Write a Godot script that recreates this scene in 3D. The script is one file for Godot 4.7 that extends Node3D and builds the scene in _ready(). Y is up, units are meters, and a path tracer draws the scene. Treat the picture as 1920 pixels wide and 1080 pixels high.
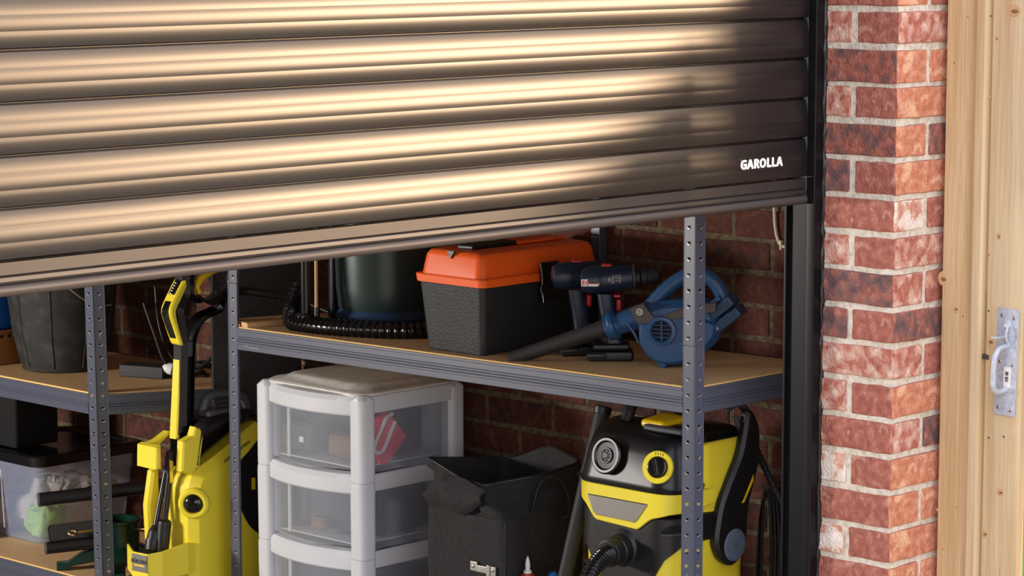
extends Node3D

# ---------------------------------------------------------------- mesh building
class MB:
	var V := PackedVector3Array()
	var N := PackedVector3Array()

	func put(t: PackedVector3Array, xf := Transform3D.IDENTITY, ang := 40.0, fix := true) -> MB:
		# t: a closed triangle soup; it is turned so that its faces look outwards (clockwise)
		var n := t.size() / 3
		var p := PackedVector3Array()
		p.resize(t.size())
		for i in t.size():
			p[i] = xf * t[i]
		if fix:
			var c := Vector3.ZERO
			for q in p:
				c += q
			c /= max(1, p.size())
			var vol := 0.0
			for i in n:
				vol += (p[3 * i] - c).dot((p[3 * i + 1] - c).cross(p[3 * i + 2] - c))
			if vol > 0:
				for i in n:
					var s := p[3 * i + 1]
					p[3 * i + 1] = p[3 * i + 2]
					p[3 * i + 2] = s
		var fn := PackedVector3Array()
		fn.resize(n)
		for i in n:
			fn[i] = (p[3 * i + 2] - p[3 * i]).cross(p[3 * i + 1] - p[3 * i])
		var out := PackedVector3Array()
		out.resize(p.size())
		if ang <= 0.0:
			for i in n:
				var u := fn[i].normalized()
				out[3 * i] = u
				out[3 * i + 1] = u
				out[3 * i + 2] = u
		else:
			var cs := cos(deg_to_rad(ang))
			var at := {}
			for i in p.size():
				var k := Vector3i((p[i] * 40000.0).round())
				if at.has(k):
					at[k].append(i / 3)
				else:
					at[k] = [i / 3]
			var un := PackedVector3Array()
			un.resize(n)
			for i in n:
				un[i] = fn[i].normalized()
			for i in p.size():
				var k := Vector3i((p[i] * 40000.0).round())
				var me := un[i / 3]
				var s := Vector3.ZERO
				for j in at[k]:
					if un[j].dot(me) >= cs:
						s += fn[j]
				out[i] = s.normalized() if s.length_squared() > 1e-30 else me
		for i in n:
			if fn[i].length_squared() > 1e-22:
				for j in 3:
					V.append(p[3 * i + j])
					N.append(out[3 * i + j])
		return self

	static func quad(t: PackedVector3Array, a: Vector3, b: Vector3, c: Vector3, d: Vector3) -> void:
		t.append(a); t.append(b); t.append(c)
		t.append(a); t.append(c); t.append(d)

	func box(size: Vector3, at := Vector3.ZERO, r := 0.0, xf := Transform3D.IDENTITY, k := 0, cells := 1) -> MB:
		var h := size / 2.0
		r = min(r, min(h.x, min(h.y, h.z)) * 0.98)
		var t := PackedVector3Array()
		for ax in 3:
			var b := (ax + 1) % 3
			var c := (ax + 2) % 3
			var lb := _cuts(h[b], r, k, cells)
			var lc := _cuts(h[c], r, k, cells)
			for s in [-1.0, 1.0]:
				for i in lb.size() - 1:
					for j in lc.size() - 1:
						var q := []
						for e in [[i, j], [i + 1, j], [i + 1, j + 1], [i, j + 1]]:
							var p := Vector3.ZERO
							p[ax] = s * h[ax]
							p[b] = lb[e[0]]
							p[c] = lc[e[1]]
							if r > 0.0:
								var inner := p.clamp(-h + Vector3.ONE * r, h - Vector3.ONE * r)
								var d := p - inner
								if d.length() > 1e-9:
									p = inner + d.normalized() * r
							q.append(p + at)
						if s > 0:
							quad(t, q[0], q[3], q[2], q[1])
						else:
							quad(t, q[0], q[1], q[2], q[3])
		return put(t, xf, 46.0 if r > 0.0 else 0.0)

	static func _cuts(h: float, r: float, k: int, cells: int) -> PackedFloat32Array:
		if r <= 0.0:
			return PackedFloat32Array([-h, h])
		var a := PackedFloat32Array()
		for i in k + 1:
			a.append(-h + r * (1.0 - cos(PI / 2 * i / (k + 1))) * 0.0 + r * i / (k + 1))
		for i in cells:
			a.append(lerpf(-h + r, h - r, float(i) / cells))
		a.append(h - r)
		for i in k + 1:
			a.append(h - r + r * (i + 1) / (k + 1))
		return a

	func loft(rings: Array, xf := Transform3D.IDENTITY, ang := 40.0, caps := true) -> MB:
		var t := PackedVector3Array()
		var m: int = rings[0].size()
		for i in rings.size() - 1:
			for j in m:
				var k := (j + 1) % m
				quad(t, rings[i][j], rings[i][k], rings[i + 1][k], rings[i + 1][j])
		if caps:
			for e in 2:
				var ring: PackedVector3Array = rings[0] if e == 0 else rings[rings.size() - 1]
				var c := Vector3.ZERO
				for q in ring:
					c += q
				c /= m
				for j in m:
					var k := (j + 1) % m
					if e == 0:
						t.append(ring[k]); t.append(ring[j]); t.append(c)
					else:
						t.append(ring[j]); t.append(ring[k]); t.append(c)
		return put(t, xf, ang)

	func lathe(prof: Array, seg := 32, xf := Transform3D.IDENTITY, ang := 38.0, caps := true) -> MB:
		var rings := []
		for q in prof:
			var ring := PackedVector3Array()
			for j in seg:
				var a := TAU * j / seg
				ring.append(Vector3(q[0] * cos(a), q[1], q[0] * sin(a)))
			rings.append(ring)
		return loft(rings, xf, ang, caps)

	func tube(path: Array, rad, sides := 12, xf := Transform3D.IDENTITY, ang := 50.0) -> MB:
		var rings := []
		var up := Vector3.UP
		for i in path.size():
			var a: Vector3 = path[max(0, i - 1)]
			var b: Vector3 = path[min(path.size() - 1, i + 1)]
			var d := (b - a).normalized()
			if i == 0:
				up = Vector3.UP if absf(d.y) < 0.9 else Vector3.RIGHT
			var x := up.cross(d).normalized()
			if x.length() < 0.5:
				x = Vector3.RIGHT
			var y := d.cross(x).normalized()
			up = y
			var r: float = rad if (rad is float or rad is int) else rad[i]
			var ring := PackedVector3Array()
			for j in sides:
				var w := TAU * j / sides
				ring.append(path[i] + (x * cos(w) + y * sin(w)) * r)
			rings.append(ring)
		return loft(rings, xf, ang)

	func extr(poly: Array, z0: float, z1: float, bevel := 0.0, xf := Transform3D.IDENTITY, ang := 30.0) -> MB:
		var P := PackedVector2Array()
		for q in poly:
			P.append(q if q is Vector2 else Vector2(q[0], q[1]))
		var area := 0.0
		for i in P.size():
			area += P[i].cross(P[(i + 1) % P.size()])
		if area < 0:
			P.reverse()
		var Q := P.duplicate()
		if bevel > 0.0:
			for i in P.size():
				var e0 := (P[i] - P[(i - 1 + P.size()) % P.size()]).normalized()
				var e1 := (P[(i + 1) % P.size()] - P[i]).normalized()
				var n0 := Vector2(-e0.y, e0.x)
				var n1 := Vector2(-e1.y, e1.x)
				var nn := (n0 + n1).normalized()
				Q[i] = P[i] + nn * bevel / max(0.5, nn.dot(n0))
		var layers := [[Q, z0], [P, z0 + bevel], [P, z1 - bevel], [Q, z1]] if bevel > 0.0 else [[P, z0], [P, z1]]
		var t := PackedVector3Array()
		var m := P.size()
		for i in layers.size() - 1:
			for j in m:
				var k := (j + 1) % m
				var a: Vector2 = layers[i][0][j]
				var b: Vector2 = layers[i][0][k]
				var c: Vector2 = layers[i + 1][0][k]
				var d: Vector2 = layers[i + 1][0][j]
				quad(t, Vector3(a.x, a.y, layers[i][1]), Vector3(b.x, b.y, layers[i][1]), Vector3(c.x, c.y, layers[i + 1][1]), Vector3(d.x, d.y, layers[i + 1][1]))
		var idx := Geometry2D.triangulate_polygon(Q)
		for i in idx.size() / 3:
			var a := Q[idx[3 * i]]
			var b := Q[idx[3 * i + 1]]
			var c := Q[idx[3 * i + 2]]
			if (b - a).cross(c - a) < 0:
				var s := b
				b = c
				c = s
			t.append(Vector3(a.x, a.y, z1)); t.append(Vector3(b.x, b.y, z1)); t.append(Vector3(c.x, c.y, z1))
			t.append(Vector3(a.x, a.y, z0)); t.append(Vector3(c.x, c.y, z0)); t.append(Vector3(b.x, b.y, z0))
		return put(t, xf, ang)

	func sheet(g: Array, th: float, xf := Transform3D.IDENTITY, ang := 60.0) -> MB:
		# g: rows of points; a cloth-like skin given a thickness along its own normals
		var R := g.size()
		var C: int = g[0].size()
		var back := []
		for i in R:
			var row := []
			for j in C:
				var du: Vector3 = g[min(i + 1, R - 1)][j] - g[max(i - 1, 0)][j]
				var dv: Vector3 = g[i][min(j + 1, C - 1)] - g[i][max(j - 1, 0)]
				row.append(g[i][j] + du.cross(dv).normalized() * th)
			back.append(row)
		var t := PackedVector3Array()
		for i in R - 1:
			for j in C - 1:
				quad(t, g[i][j], g[i][j + 1], g[i + 1][j + 1], g[i + 1][j])
				quad(t, back[i][j], back[i + 1][j], back[i + 1][j + 1], back[i][j + 1])
		for i in R - 1:
			quad(t, g[i][0], g[i + 1][0], back[i + 1][0], back[i][0])
			quad(t, g[i][C - 1], back[i][C - 1], back[i + 1][C - 1], g[i + 1][C - 1])
		for j in C - 1:
			quad(t, g[0][j], back[0][j], back[0][j + 1], g[0][j + 1])
			quad(t, g[R - 1][j], g[R - 1][j + 1], back[R - 1][j + 1], back[R - 1][j])
		return put(t, xf, ang, false)

	func mesh() -> ArrayMesh:
		var a := []
		a.resize(Mesh.ARRAY_MAX)
		a[Mesh.ARRAY_VERTEX] = V
		a[Mesh.ARRAY_NORMAL] = N
		var m := ArrayMesh.new()
		m.add_surface_from_arrays(Mesh.PRIMITIVE_TRIANGLES, a)
		return m


func rrect(w: float, d: float, r: float, y: float, n := 5, cx := 0.0, cz := 0.0) -> PackedVector3Array:
	# a rounded rectangle lying flat at height y
	var ring := PackedVector3Array()
	r = min(r, min(w, d) / 2 - 0.0001)
	for q in 4:
		var sx := [1, -1, -1, 1][q] as float
		var sz := [1, 1, -1, -1][q] as float
		for i in n + 1:
			var a := PI / 2 * (q + float(i) / n)
			ring.append(Vector3(cx + sx * (w / 2 - r) + r * cos(a), y, cz + sz * (d / 2 - r) + r * sin(a)))
	return ring

func bend(a, b, c, d, t: float):
	# a curve from b to c that never swings past its neighbours
	var l: float = (c - b).length()
	var mb = (c - a).normalized() * min(l, (b - a).length() if a != b else l)
	var mc = (d - b).normalized() * min(l, (d - c).length() if d != c else l)
	var t2 := t * t
	var t3 := t2 * t
	return b * (2 * t3 - 3 * t2 + 1) + mb * (t3 - 2 * t2 + t) + c * (3 * t2 - 2 * t3) + mc * (t3 - t2)

func smooth_path(p: Array, n := 6) -> Array:
	var out := []
	for i in p.size() - 1:
		for k in n:
			out.append(bend(p[max(0, i - 1)], p[i], p[i + 1], p[min(p.size() - 1, i + 2)], float(k) / n))
	out.append(p[p.size() - 1])
	return out

func smooth_poly(p: Array, n := 4) -> Array:
	# a closed outline rounded through its corner points
	var out := []
	var m := p.size()
	for i in m:
		var a := Vector2(p[(i - 1 + m) % m][0], p[(i - 1 + m) % m][1])
		var b := Vector2(p[i][0], p[i][1])
		var c := Vector2(p[(i + 1) % m][0], p[(i + 1) % m][1])
		var d := Vector2(p[(i + 2) % m][0], p[(i + 2) % m][1])
		for k in n:
			out.append(bend(a, b, c, d, float(k) / n))
	return out

func circle2(cx: float, cy: float, r: float, n := 24, ry := 0.0) -> Array:
	var out := []
	for i in n:
		out.append(Vector2(cx + r * cos(TAU * i / n), cy + (ry if ry > 0 else r) * sin(TAU * i / n)))
	return out

func oriented(at: Vector3, y_axis: Vector3, hint := Vector3(0, 0, 1)) -> Transform3D:
	# a frame at a point whose Y runs along y_axis
	var y := y_axis.normalized()
	if absf(y.dot(hint)) > 0.98:
		hint = Vector3(1, 0, 0)
	var x := y.cross(hint).normalized()
	return Transform3D(Basis(x, y, x.cross(y)), at)

# ---------------------------------------------------------------- naming
var taken := {}

func numbered(called: String, parent: Node) -> String:
	var key := str(parent.get_instance_id()) + called
	var k: int = taken.get(key, 0)
	taken[key] = k + 1
	return called if k == 0 else "%s_%03d" % [called, k]

func thing(called: String, label: String, category: String, at := Vector3.ZERO, turn := 0.0, group := "") -> Node3D:
	var o := Node3D.new()
	o.name = numbered(called, self)
	add_child(o, true)
	o.position = at
	o.rotation.y = turn
	o.set_meta("label", label)
	o.set_meta("category", category)
	if group:
		o.set_meta("group", group)
	return o

func part(called: String, m, mt: Material, parent: Node, at := Vector3.ZERO) -> MeshInstance3D:
	var o := MeshInstance3D.new()
	o.mesh = m.mesh() if m is MB else m
	o.material_override = mt
	o.name = numbered(called, parent)
	o.cast_shadow = GeometryInstance3D.SHADOW_CASTING_SETTING_ON
	parent.add_child(o, true)
	o.position = at
	return o

func struct(called: String, m, mt: Material, at := Vector3.ZERO) -> MeshInstance3D:
	var o := part(called, m, mt, self, at)
	o.set_meta("kind", "structure")
	return o

func stuff(o: Node) -> Node:
	o.set_meta("kind", "stuff")
	return o

func words(s: String, size: float, depth: float, font := "Droid Sans", weight := 400) -> TextMesh:
	var f := SystemFont.new()
	f.font_names = PackedStringArray([font])
	f.font_weight = weight
	var t := TextMesh.new()
	t.text = s
	t.font = f
	t.font_size = 32
	t.pixel_size = size / 24.0
	t.depth = depth
	return t

func bold_words(s: String, size: float, depth: float, grow: float) -> ArrayMesh:
	# heavy lettering: the same letters laid several times, a little apart
	var t := words(s, size, depth, "Droid Sans", 700)
	var st := SurfaceTool.new()
	for d in [Vector3.ZERO, Vector3(grow, 0, 0.00002), Vector3(-grow, 0, 0.00004), Vector3(0, grow, 0.00006), Vector3(0, -grow, 0.00008)]:
		st.append_from(t, 0, Transform3D(Basis.IDENTITY, d))
	return st.commit()

# ---------------------------------------------------------------- materials
func rgb(r: int, g: int, b: int) -> Color:
	return Color(r / 255.0, g / 255.0, b / 255.0)

func mat(c: Color, rough := 0.5, metal := 0.0) -> StandardMaterial3D:
	var m := StandardMaterial3D.new()
	m.albedo_color = c
	m.roughness = rough
	m.metallic = metal
	return m

func noise_bytes(seed_: int, freq: float, oct: int, w: int, h: int, kind := FastNoiseLite.TYPE_SIMPLEX_SMOOTH, warp := 0.0) -> PackedByteArray:
	var n := FastNoiseLite.new()
	n.seed = seed_
	n.noise_type = kind
	n.frequency = freq
	n.fractal_octaves = oct
	if warp > 0.0:
		n.domain_warp_enabled = true
		n.domain_warp_amplitude = warp
		n.domain_warp_frequency = freq
	var im := n.get_seamless_image(w, h)
	im.convert(Image.FORMAT_L8)
	return im.get_data()

func lut(stops: Array) -> Array:
	# stops: [position, Color], sorted; 256 entries
	var out := []
	for i in 256:
		var t := i / 255.0
		var c: Color = stops[0][1]
		for k in stops.size() - 1:
			if t >= stops[k][0]:
				var u := clampf((t - stops[k][0]) / max(1e-5, stops[k + 1][0] - stops[k][0]), 0, 1)
				c = stops[k][1].lerp(stops[k + 1][1], u)
		out.append(c)
	return out

func tex(w: int, h: int, layers: Array) -> ImageTexture:
	# layers: [bytes, stops]; the colours of later layers lie over the earlier ones by their alpha
	var L := []
	for l in layers:
		L.append(lut(l[1]))
	var d := PackedByteArray()
	d.resize(w * h * 3)
	for i in w * h:
		var c: Color = L[0][layers[0][0][i]]
		for k in range(1, L.size()):
			var o: Color = L[k][layers[k][0][i]]
			if o.a > 0.0:
				c = c.lerp(o, o.a)
		d[3 * i] = int(clampf(c.r, 0, 1) * 255)
		d[3 * i + 1] = int(clampf(c.g, 0, 1) * 255)
		d[3 * i + 2] = int(clampf(c.b, 0, 1) * 255)
	var im := Image.create_from_data(w, h, false, Image.FORMAT_RGB8, d)
	im.generate_mipmaps()
	return ImageTexture.create_from_image(im)

func grey_tex(bytes: PackedByteArray, w: int, h: int) -> ImageTexture:
	return ImageTexture.create_from_image(Image.create_from_data(w, h, false, Image.FORMAT_L8, bytes))

func tmat(t: Texture2D, scale: Vector3, rough := 0.7, relief: Texture2D = null, relief_cm := 0.0, world := true) -> StandardMaterial3D:
	var m := StandardMaterial3D.new()
	m.albedo_texture = t
	m.roughness = rough
	m.uv1_triplanar = true
	m.uv1_world_triplanar = world
	m.uv1_scale = scale
	m.uv1_triplanar_sharpness = 4.0
	if relief:
		m.heightmap_enabled = true
		m.heightmap_texture = relief
		m.heightmap_scale = relief_cm
	return m

# ---------------------------------------------------------------- the scene
var M := {}
const KNOTS_POST := [[1.5918, 0.0326, 0.0054, 0.0043], [1.6843, 0.0624, 0.0032, 0.0029], [1.1527, 0.0147, 0.0151, 0.0130], [1.0936, 0.0489, 0.0086, 0.0072], [1.0811, 0.0662, 0.0043, 0.0043], [0.6724, 0.0118, 0.0032, 0.0029], [0.6862, 0.0604, 0.0032, 0.0029], [0.5943, 0.0283, 0.0043, 0.0029]]
const KNOTS_GATE := [[1.6983, 0.1694, 0.0140, 0.0174], [1.6427, 0.1308, 0.0054, 0.0043], [1.5247, 0.1150, 0.0032, 0.0043], [1.2492, 0.1465, 0.0075, 0.0058], [1.2108, 0.1234, 0.0054, 0.0043], [1.0355, 0.1319, 0.0129, 0.0101], [0.7311, 0.1644, 0.0086, 0.0087], [0.6401, 0.1295, 0.0097, 0.0072], [0.9875, 0.1879, 0.0032, 0.0029]]
const NAILS := [[0.8386, 0.1332], [0.8453, 0.1689], [1.0967, 0.1264], [1.6865, 0.1145]]
const XW := 0.38      # inner face of the right wall
const XS := -0.088    # front plane of the shelving against it
const ZS := -0.445    # end of that shelving next to the door

func _ready() -> void:
	var cam := Camera3D.new()
	cam.name = "camera"
	add_child(cam)
	cam.position = Vector3(-4.506, 1.8706, 3.2894)
	cam.rotation = Vector3(-0.130446, -0.802868, 0)
	cam.fov = 2.0 * rad_to_deg(atan(540.0 / 5224.1))
	cam.near = 0.05
	cam.far = 200.0
	cam.current = true

	var sky_m := ProceduralSkyMaterial.new()
	sky_m.sky_top_color = rgb(208, 216, 236)
	sky_m.sky_horizon_color = rgb(244, 238, 234)
	sky_m.sky_curve = 0.2
	sky_m.ground_bottom_color = rgb(120, 112, 100)
	sky_m.ground_horizon_color = rgb(180, 170, 155)
	sky_m.sky_energy_multiplier = 1.0
	sky_m.sun_angle_max = 50.0
	sky_m.sun_curve = 0.6
	var sky := Sky.new()
	sky.sky_material = sky_m
	var env := Environment.new()
	env.background_mode = Environment.BG_SKY
	env.sky = sky
	env.background_energy_multiplier = 2.6
	env.tonemap_mode = Environment.TONE_MAPPER_LINEAR
	env.tonemap_exposure = 1.2
	env.sdfgi_enabled = true
	env.ssao_enabled = true
	env.ssil_enabled = true
	var we := WorldEnvironment.new()
	we.name = "world_environment"
	we.environment = env
	add_child(we)

	var sun := DirectionalLight3D.new()
	sun.name = "sun"
	add_child(sun)
	var to_sun := Vector3(0.70, 0.10, 0.70).normalized()
	sun.look_at_from_position(to_sun * 20.0, Vector3.ZERO, Vector3.UP)
	sun.light_color = rgb(255, 212, 168)
	sun.light_energy = 0.7
	sun.light_angular_distance = 8.0
	sun.shadow_enabled = true
	sun.sky_mode = DirectionalLight3D.SKY_MODE_LIGHT_ONLY
	# the hazy glow round the low sun
	var haze := DirectionalLight3D.new()
	haze.name = "sun_haze"
	add_child(haze)
	haze.look_at_from_position(to_sun * 20.0, Vector3.ZERO, Vector3.UP)
	haze.light_color = rgb(255, 220, 184)
	haze.light_energy = 2.7
	haze.light_angular_distance = 4.0
	haze.shadow_enabled = true
	haze.sky_mode = DirectionalLight3D.SKY_MODE_SKY_ONLY

	make_materials()
	build_shell()
	build_pier()
	build_door()
	build_fence()
	build_lamp()
	build_things()

func make_materials() -> void:
	var R := 256
	var fine := noise_bytes(3, 0.09, 3, R, R)
	var mid := noise_bytes(5, 0.03, 4, R, R)
	var blot := noise_bytes(9, 0.014, 4, R, R, FastNoiseLite.TYPE_SIMPLEX_SMOOTH, 20.0)
	var blot2 := noise_bytes(21, 0.02, 4, R, R, FastNoiseLite.TYPE_SIMPLEX_SMOOTH, 30.0)
	var grit := noise_bytes(13, 0.22, 2, R, R)
	var relief := grey_tex(mid, R, R)
	var relief_fine := grey_tex(fine, R, R)
	M.relief = relief
	M.relief_fine = relief_fine
	var clear := Color(1, 1, 1, 0)
	var sets := {
		"red": [[[0, rgb(140, 78, 66)], [0.45, rgb(164, 96, 81)], [0.75, rgb(178, 114, 97)], [1, rgb(194, 136, 118)]], [[0, clear], [0.72, clear], [0.9, Color(0.88, 0.68, 0.56, 0.55)], [1, Color(0.9, 0.75, 0.65, 0.7)]]],
		"dark": [[[0, rgb(126, 68, 58)], [0.45, rgb(156, 88, 74)], [1, rgb(178, 112, 94)]], [[0, Color(0.28, 0.23, 0.25, 0.8)], [0.32, Color(0.38, 0.31, 0.32, 0.55)], [0.52, Color(0.4, 0.32, 0.32, 0.15)], [0.62, clear], [0.85, clear], [1, Color(0.85, 0.72, 0.66, 0.4)]]],
		"orange": [[[0, rgb(178, 104, 78)], [0.45, rgb(200, 128, 98)], [0.75, rgb(212, 148, 116)], [1, rgb(222, 168, 138)]], [[0, clear], [0.66, clear], [0.85, Color(0.93, 0.75, 0.56, 0.6)], [1, Color(0.95, 0.8, 0.65, 0.75)]]],
		"pale": [[[0, rgb(154, 82, 66)], [0.5, rgb(178, 106, 88)], [1, rgb(200, 142, 120)]], [[0, clear], [0.38, clear], [0.62, Color(0.85, 0.72, 0.65, 0.55)], [0.85, Color(0.9, 0.82, 0.76, 0.8)], [1, Color(0.94, 0.9, 0.86, 0.9)]]],
		"white": [[[0, rgb(165, 85, 66)], [0.5, rgb(196, 125, 102)], [1, rgb(215, 165, 140)]], [[0, clear], [0.3, Color(0.85, 0.74, 0.66, 0.4)], [0.42, Color(0.9, 0.84, 0.79, 0.9)], [1, Color(0.96, 0.94, 0.92, 0.97)]]],
		"purple": [[[0, rgb(122, 66, 57)], [0.4, rgb(148, 82, 70)], [1, rgb(172, 108, 92)]], [[0, Color(0.25, 0.22, 0.25, 0.85)], [0.42, Color(0.4, 0.34, 0.35, 0.6)], [0.62, Color(0.5, 0.4, 0.38, 0.25)], [0.75, clear], [1, Color(0.85, 0.72, 0.66, 0.35)]]],
	}
	var n := 0
	for k in sets:
		var specks := [[0, Color(0.2, 0.12, 0.1, 0.5)], [0.22, Color(0.25, 0.15, 0.12, 0.25)], [0.32, clear], [0.78, clear], [1, Color(0.9, 0.75, 0.65, 0.4)]]
		var t := tex(R, R, [[mid, sets[k][0]], [blot if n % 2 == 0 else blot2, sets[k][1]], [grit, specks]])
		M["brick_" + k] = tmat(t, Vector3(4.2 + 0.3 * n, 4.6, 5.3 - 0.2 * n), 0.9, relief_fine, 0.16)
		M["brick_" + k].uv1_offset = Vector3(0.37 + 0.13 * n, 0.2 * n, 0.11 + 0.29 * n)
		n += 1
	for k in ["red", "dark", "purple"]:  # darker copies for the inner wall, its shade painted into the tint
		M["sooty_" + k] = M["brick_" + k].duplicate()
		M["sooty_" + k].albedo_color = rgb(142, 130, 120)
	M.mortar = tmat(tex(R, R, [[mid, [[0, rgb(186, 174, 156)], [0.5, rgb(216, 206, 190)], [1, rgb(232, 224, 210)]]], [grit, [[0, Color(0.4, 0.36, 0.3, 0.4)], [0.3, clear], [1, clear]]]]), Vector3.ONE * 6, 0.95, relief_fine, 0.15)
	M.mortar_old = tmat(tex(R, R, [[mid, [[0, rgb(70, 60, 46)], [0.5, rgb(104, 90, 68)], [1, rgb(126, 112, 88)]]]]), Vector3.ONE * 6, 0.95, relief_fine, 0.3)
	# boards of chipboard, fine fibres
	M.chipboard = tmat(tex(R, R, [[fine, [[0, rgb(196, 152, 102)], [0.5, rgb(216, 174, 122)], [1, rgb(228, 190, 140)]]], [blot, [[0, Color(0.55, 0.38, 0.2, 0.35)], [0.5, clear], [1, clear]]]]), Vector3(5, 5, 5), 0.62)
	M.board_edge = mat(rgb(232, 190, 112), 0.7)
	# sawn softwood: long straight fibres that run upwards
	var grain := noise_bytes(31, 0.045, 4, 512, 512)
	var broad := noise_bytes(37, 0.012, 3, 512, 512)
	M.wood = tmat(tex(512, 512, [[broad, [[0, rgb(198, 166, 124)], [0.5, rgb(212, 182, 140)], [1, rgb(224, 200, 162)]]], [grain, [[0, Color(0.6, 0.42, 0.24, 0.42)], [0.38, clear], [0.66, clear], [1, Color(0.98, 0.9, 0.76, 0.4)]]]]), Vector3(4.5, 0.22, 4.5), 0.75, grey_tex(grain, 512, 512), 0.12)
	M.wood_pale = tmat(tex(512, 512, [[broad, [[0, rgb(206, 178, 138)], [0.5, rgb(222, 198, 162)], [1, rgb(230, 212, 180)]]], [grain, [[0, Color(0.66, 0.47, 0.28, 0.4)], [0.4, clear], [0.66, clear], [1, Color(0.98, 0.93, 0.82, 0.4)]]]]), Vector3(3.6, 0.16, 3.6), 0.75, grey_tex(grain, 512, 512), 0.1)
	M.wood.albedo_color = rgb(243, 240, 230)
	M.wood_pale.albedo_color = rgb(240, 237, 227)
	M.knot = mat(rgb(200, 164, 120), 0.8)
	M.knot_dark = mat(rgb(140, 98, 64), 0.85)
	M.nail = mat(rgb(60, 52, 48), 0.6)
	M.door = mat(rgb(26, 23, 25), 0.3)
	M.door_rail = mat(rgb(44, 40, 40), 0.38)
	M.rubber = mat(rgb(66, 60, 58), 0.5)
	M.guide = mat(rgb(13, 13, 17), 0.38)
	M.guide.metallic_specular = 0.35
	M.silicone = mat(rgb(12, 12, 16), 0.22)
	M.steel = mat(rgb(78, 82, 98), 0.36)
	M.bare = mat(rgb(190, 186, 180), 0.35, 0.9)
	M.galv = tmat(tex(R, R, [[mid, [[0, rgb(168, 178, 196)], [0.5, rgb(190, 198, 212)], [1, rgb(206, 212, 222)]]]]), Vector3.ONE * 8, 0.5)
	M.galv.metallic = 0.35
	M.black = mat(rgb(17, 17, 19), 0.45)
	M.black_gloss = mat(rgb(16, 16, 18), 0.18)
	M.black_soft = mat(rgb(30, 30, 32), 0.62)
	M.grey_dark = mat(rgb(66, 68, 74), 0.5)
	M.yellow = mat(rgb(240, 220, 58), 0.34)
	M.yellow_deep = mat(rgb(240, 200, 20), 0.36)
	M.white = mat(rgb(236, 234, 230), 0.5)
	M.plaster = mat(rgb(222, 216, 206), 0.9)
	M.wall_grey = mat(rgb(120, 112, 104), 0.9)
	M.concrete = tmat(tex(R, R, [[mid, [[0, rgb(120, 116, 110)], [1, rgb(158, 152, 145)]]]]), Vector3.ONE * 1.5, 0.85)
	M.paving = tmat(tex(R, R, [[mid, [[0, rgb(165, 150, 130)], [1, rgb(200, 184, 160)]]]]), Vector3.ONE * 1.5, 0.9)
	M.grass = tmat(tex(R, R, [[fine, [[0, rgb(52, 88, 30)], [1, rgb(104, 142, 58)]]]]), Vector3.ONE * 4, 0.95)

func build_shell() -> void:
	struct("floor", MB.new().box(Vector3(3.6, 0.12, 4.9), Vector3(-1.2, -0.06, -2.45)), M.concrete)
	struct("ceiling", MB.new().box(Vector3(3.8, 0.12, 5.0), Vector3(-1.2, 2.56, -2.4)), M.wall_grey)
	struct("wall_back", MB.new().box(Vector3(3.6, 2.62, 0.1), Vector3(-1.2, 1.25, -4.75)), M.wall_grey)
	struct("wall_left", MB.new().box(Vector3(0.1, 2.62, 4.9), Vector3(-2.95, 1.25, -2.35)), M.wall_grey)
	# the front wall over and left of the door opening
	struct("wall_front", MB.new().box(Vector3(2.9, 0.42, 0.2), Vector3(-1.45, 2.41, -0.1)).box(Vector3(0.48, 2.2, 0.2), Vector3(-2.66, 1.1, -0.1)), M.brick_red)
	# right wall: mortar with bricks of its own, as far as they can be seen
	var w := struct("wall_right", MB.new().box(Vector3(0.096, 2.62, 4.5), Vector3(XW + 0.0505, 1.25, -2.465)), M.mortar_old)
	var kinds := ["red", "red", "dark", "red", "purple", "red", "dark", "red"]
	var rng := RandomNumberGenerator.new()
	rng.seed = 11
	var b0 := MB.new().box(Vector3(0.03, 0.064, 0.2145), Vector3.ZERO, 0.004).mesh()
	var rest := MB.new()
	for c in range(0, 19):
		var y := 0.183 + 0.075 * c - 0.0375 - 0.0
		for k in 21:
			var z := -0.253 - 0.225 * k - (0.1125 if c % 2 == 0 else 0.0) - 0.026
			if z < -4.6:
				continue
			var seen_ := (z > -1.75 and y > 0.36 and y < 1.3) or (z < -2.2 and z > -3.35 and y > 0.3 and y < 1.1)
			if not seen_:
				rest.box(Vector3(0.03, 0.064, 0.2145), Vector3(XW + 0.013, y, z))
				continue
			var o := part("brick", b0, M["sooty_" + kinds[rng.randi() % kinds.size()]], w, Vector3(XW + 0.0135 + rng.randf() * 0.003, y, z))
			o.rotation = Vector3(rng.randfn(0, 0.012), 0, 0)
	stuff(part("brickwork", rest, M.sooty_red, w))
	# outside
	struct("ground", MB.new().box(Vector3(14, 0.1, 9), Vector3(-4.0, -0.056, 4.5)), M.paving)
	var lawn := struct("lawn", MB.new().box(Vector3(14, 0.1, 24), Vector3(7.6, -0.07, -4.0)), M.grass)
	lawn.set_meta("kind", "structure")

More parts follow.
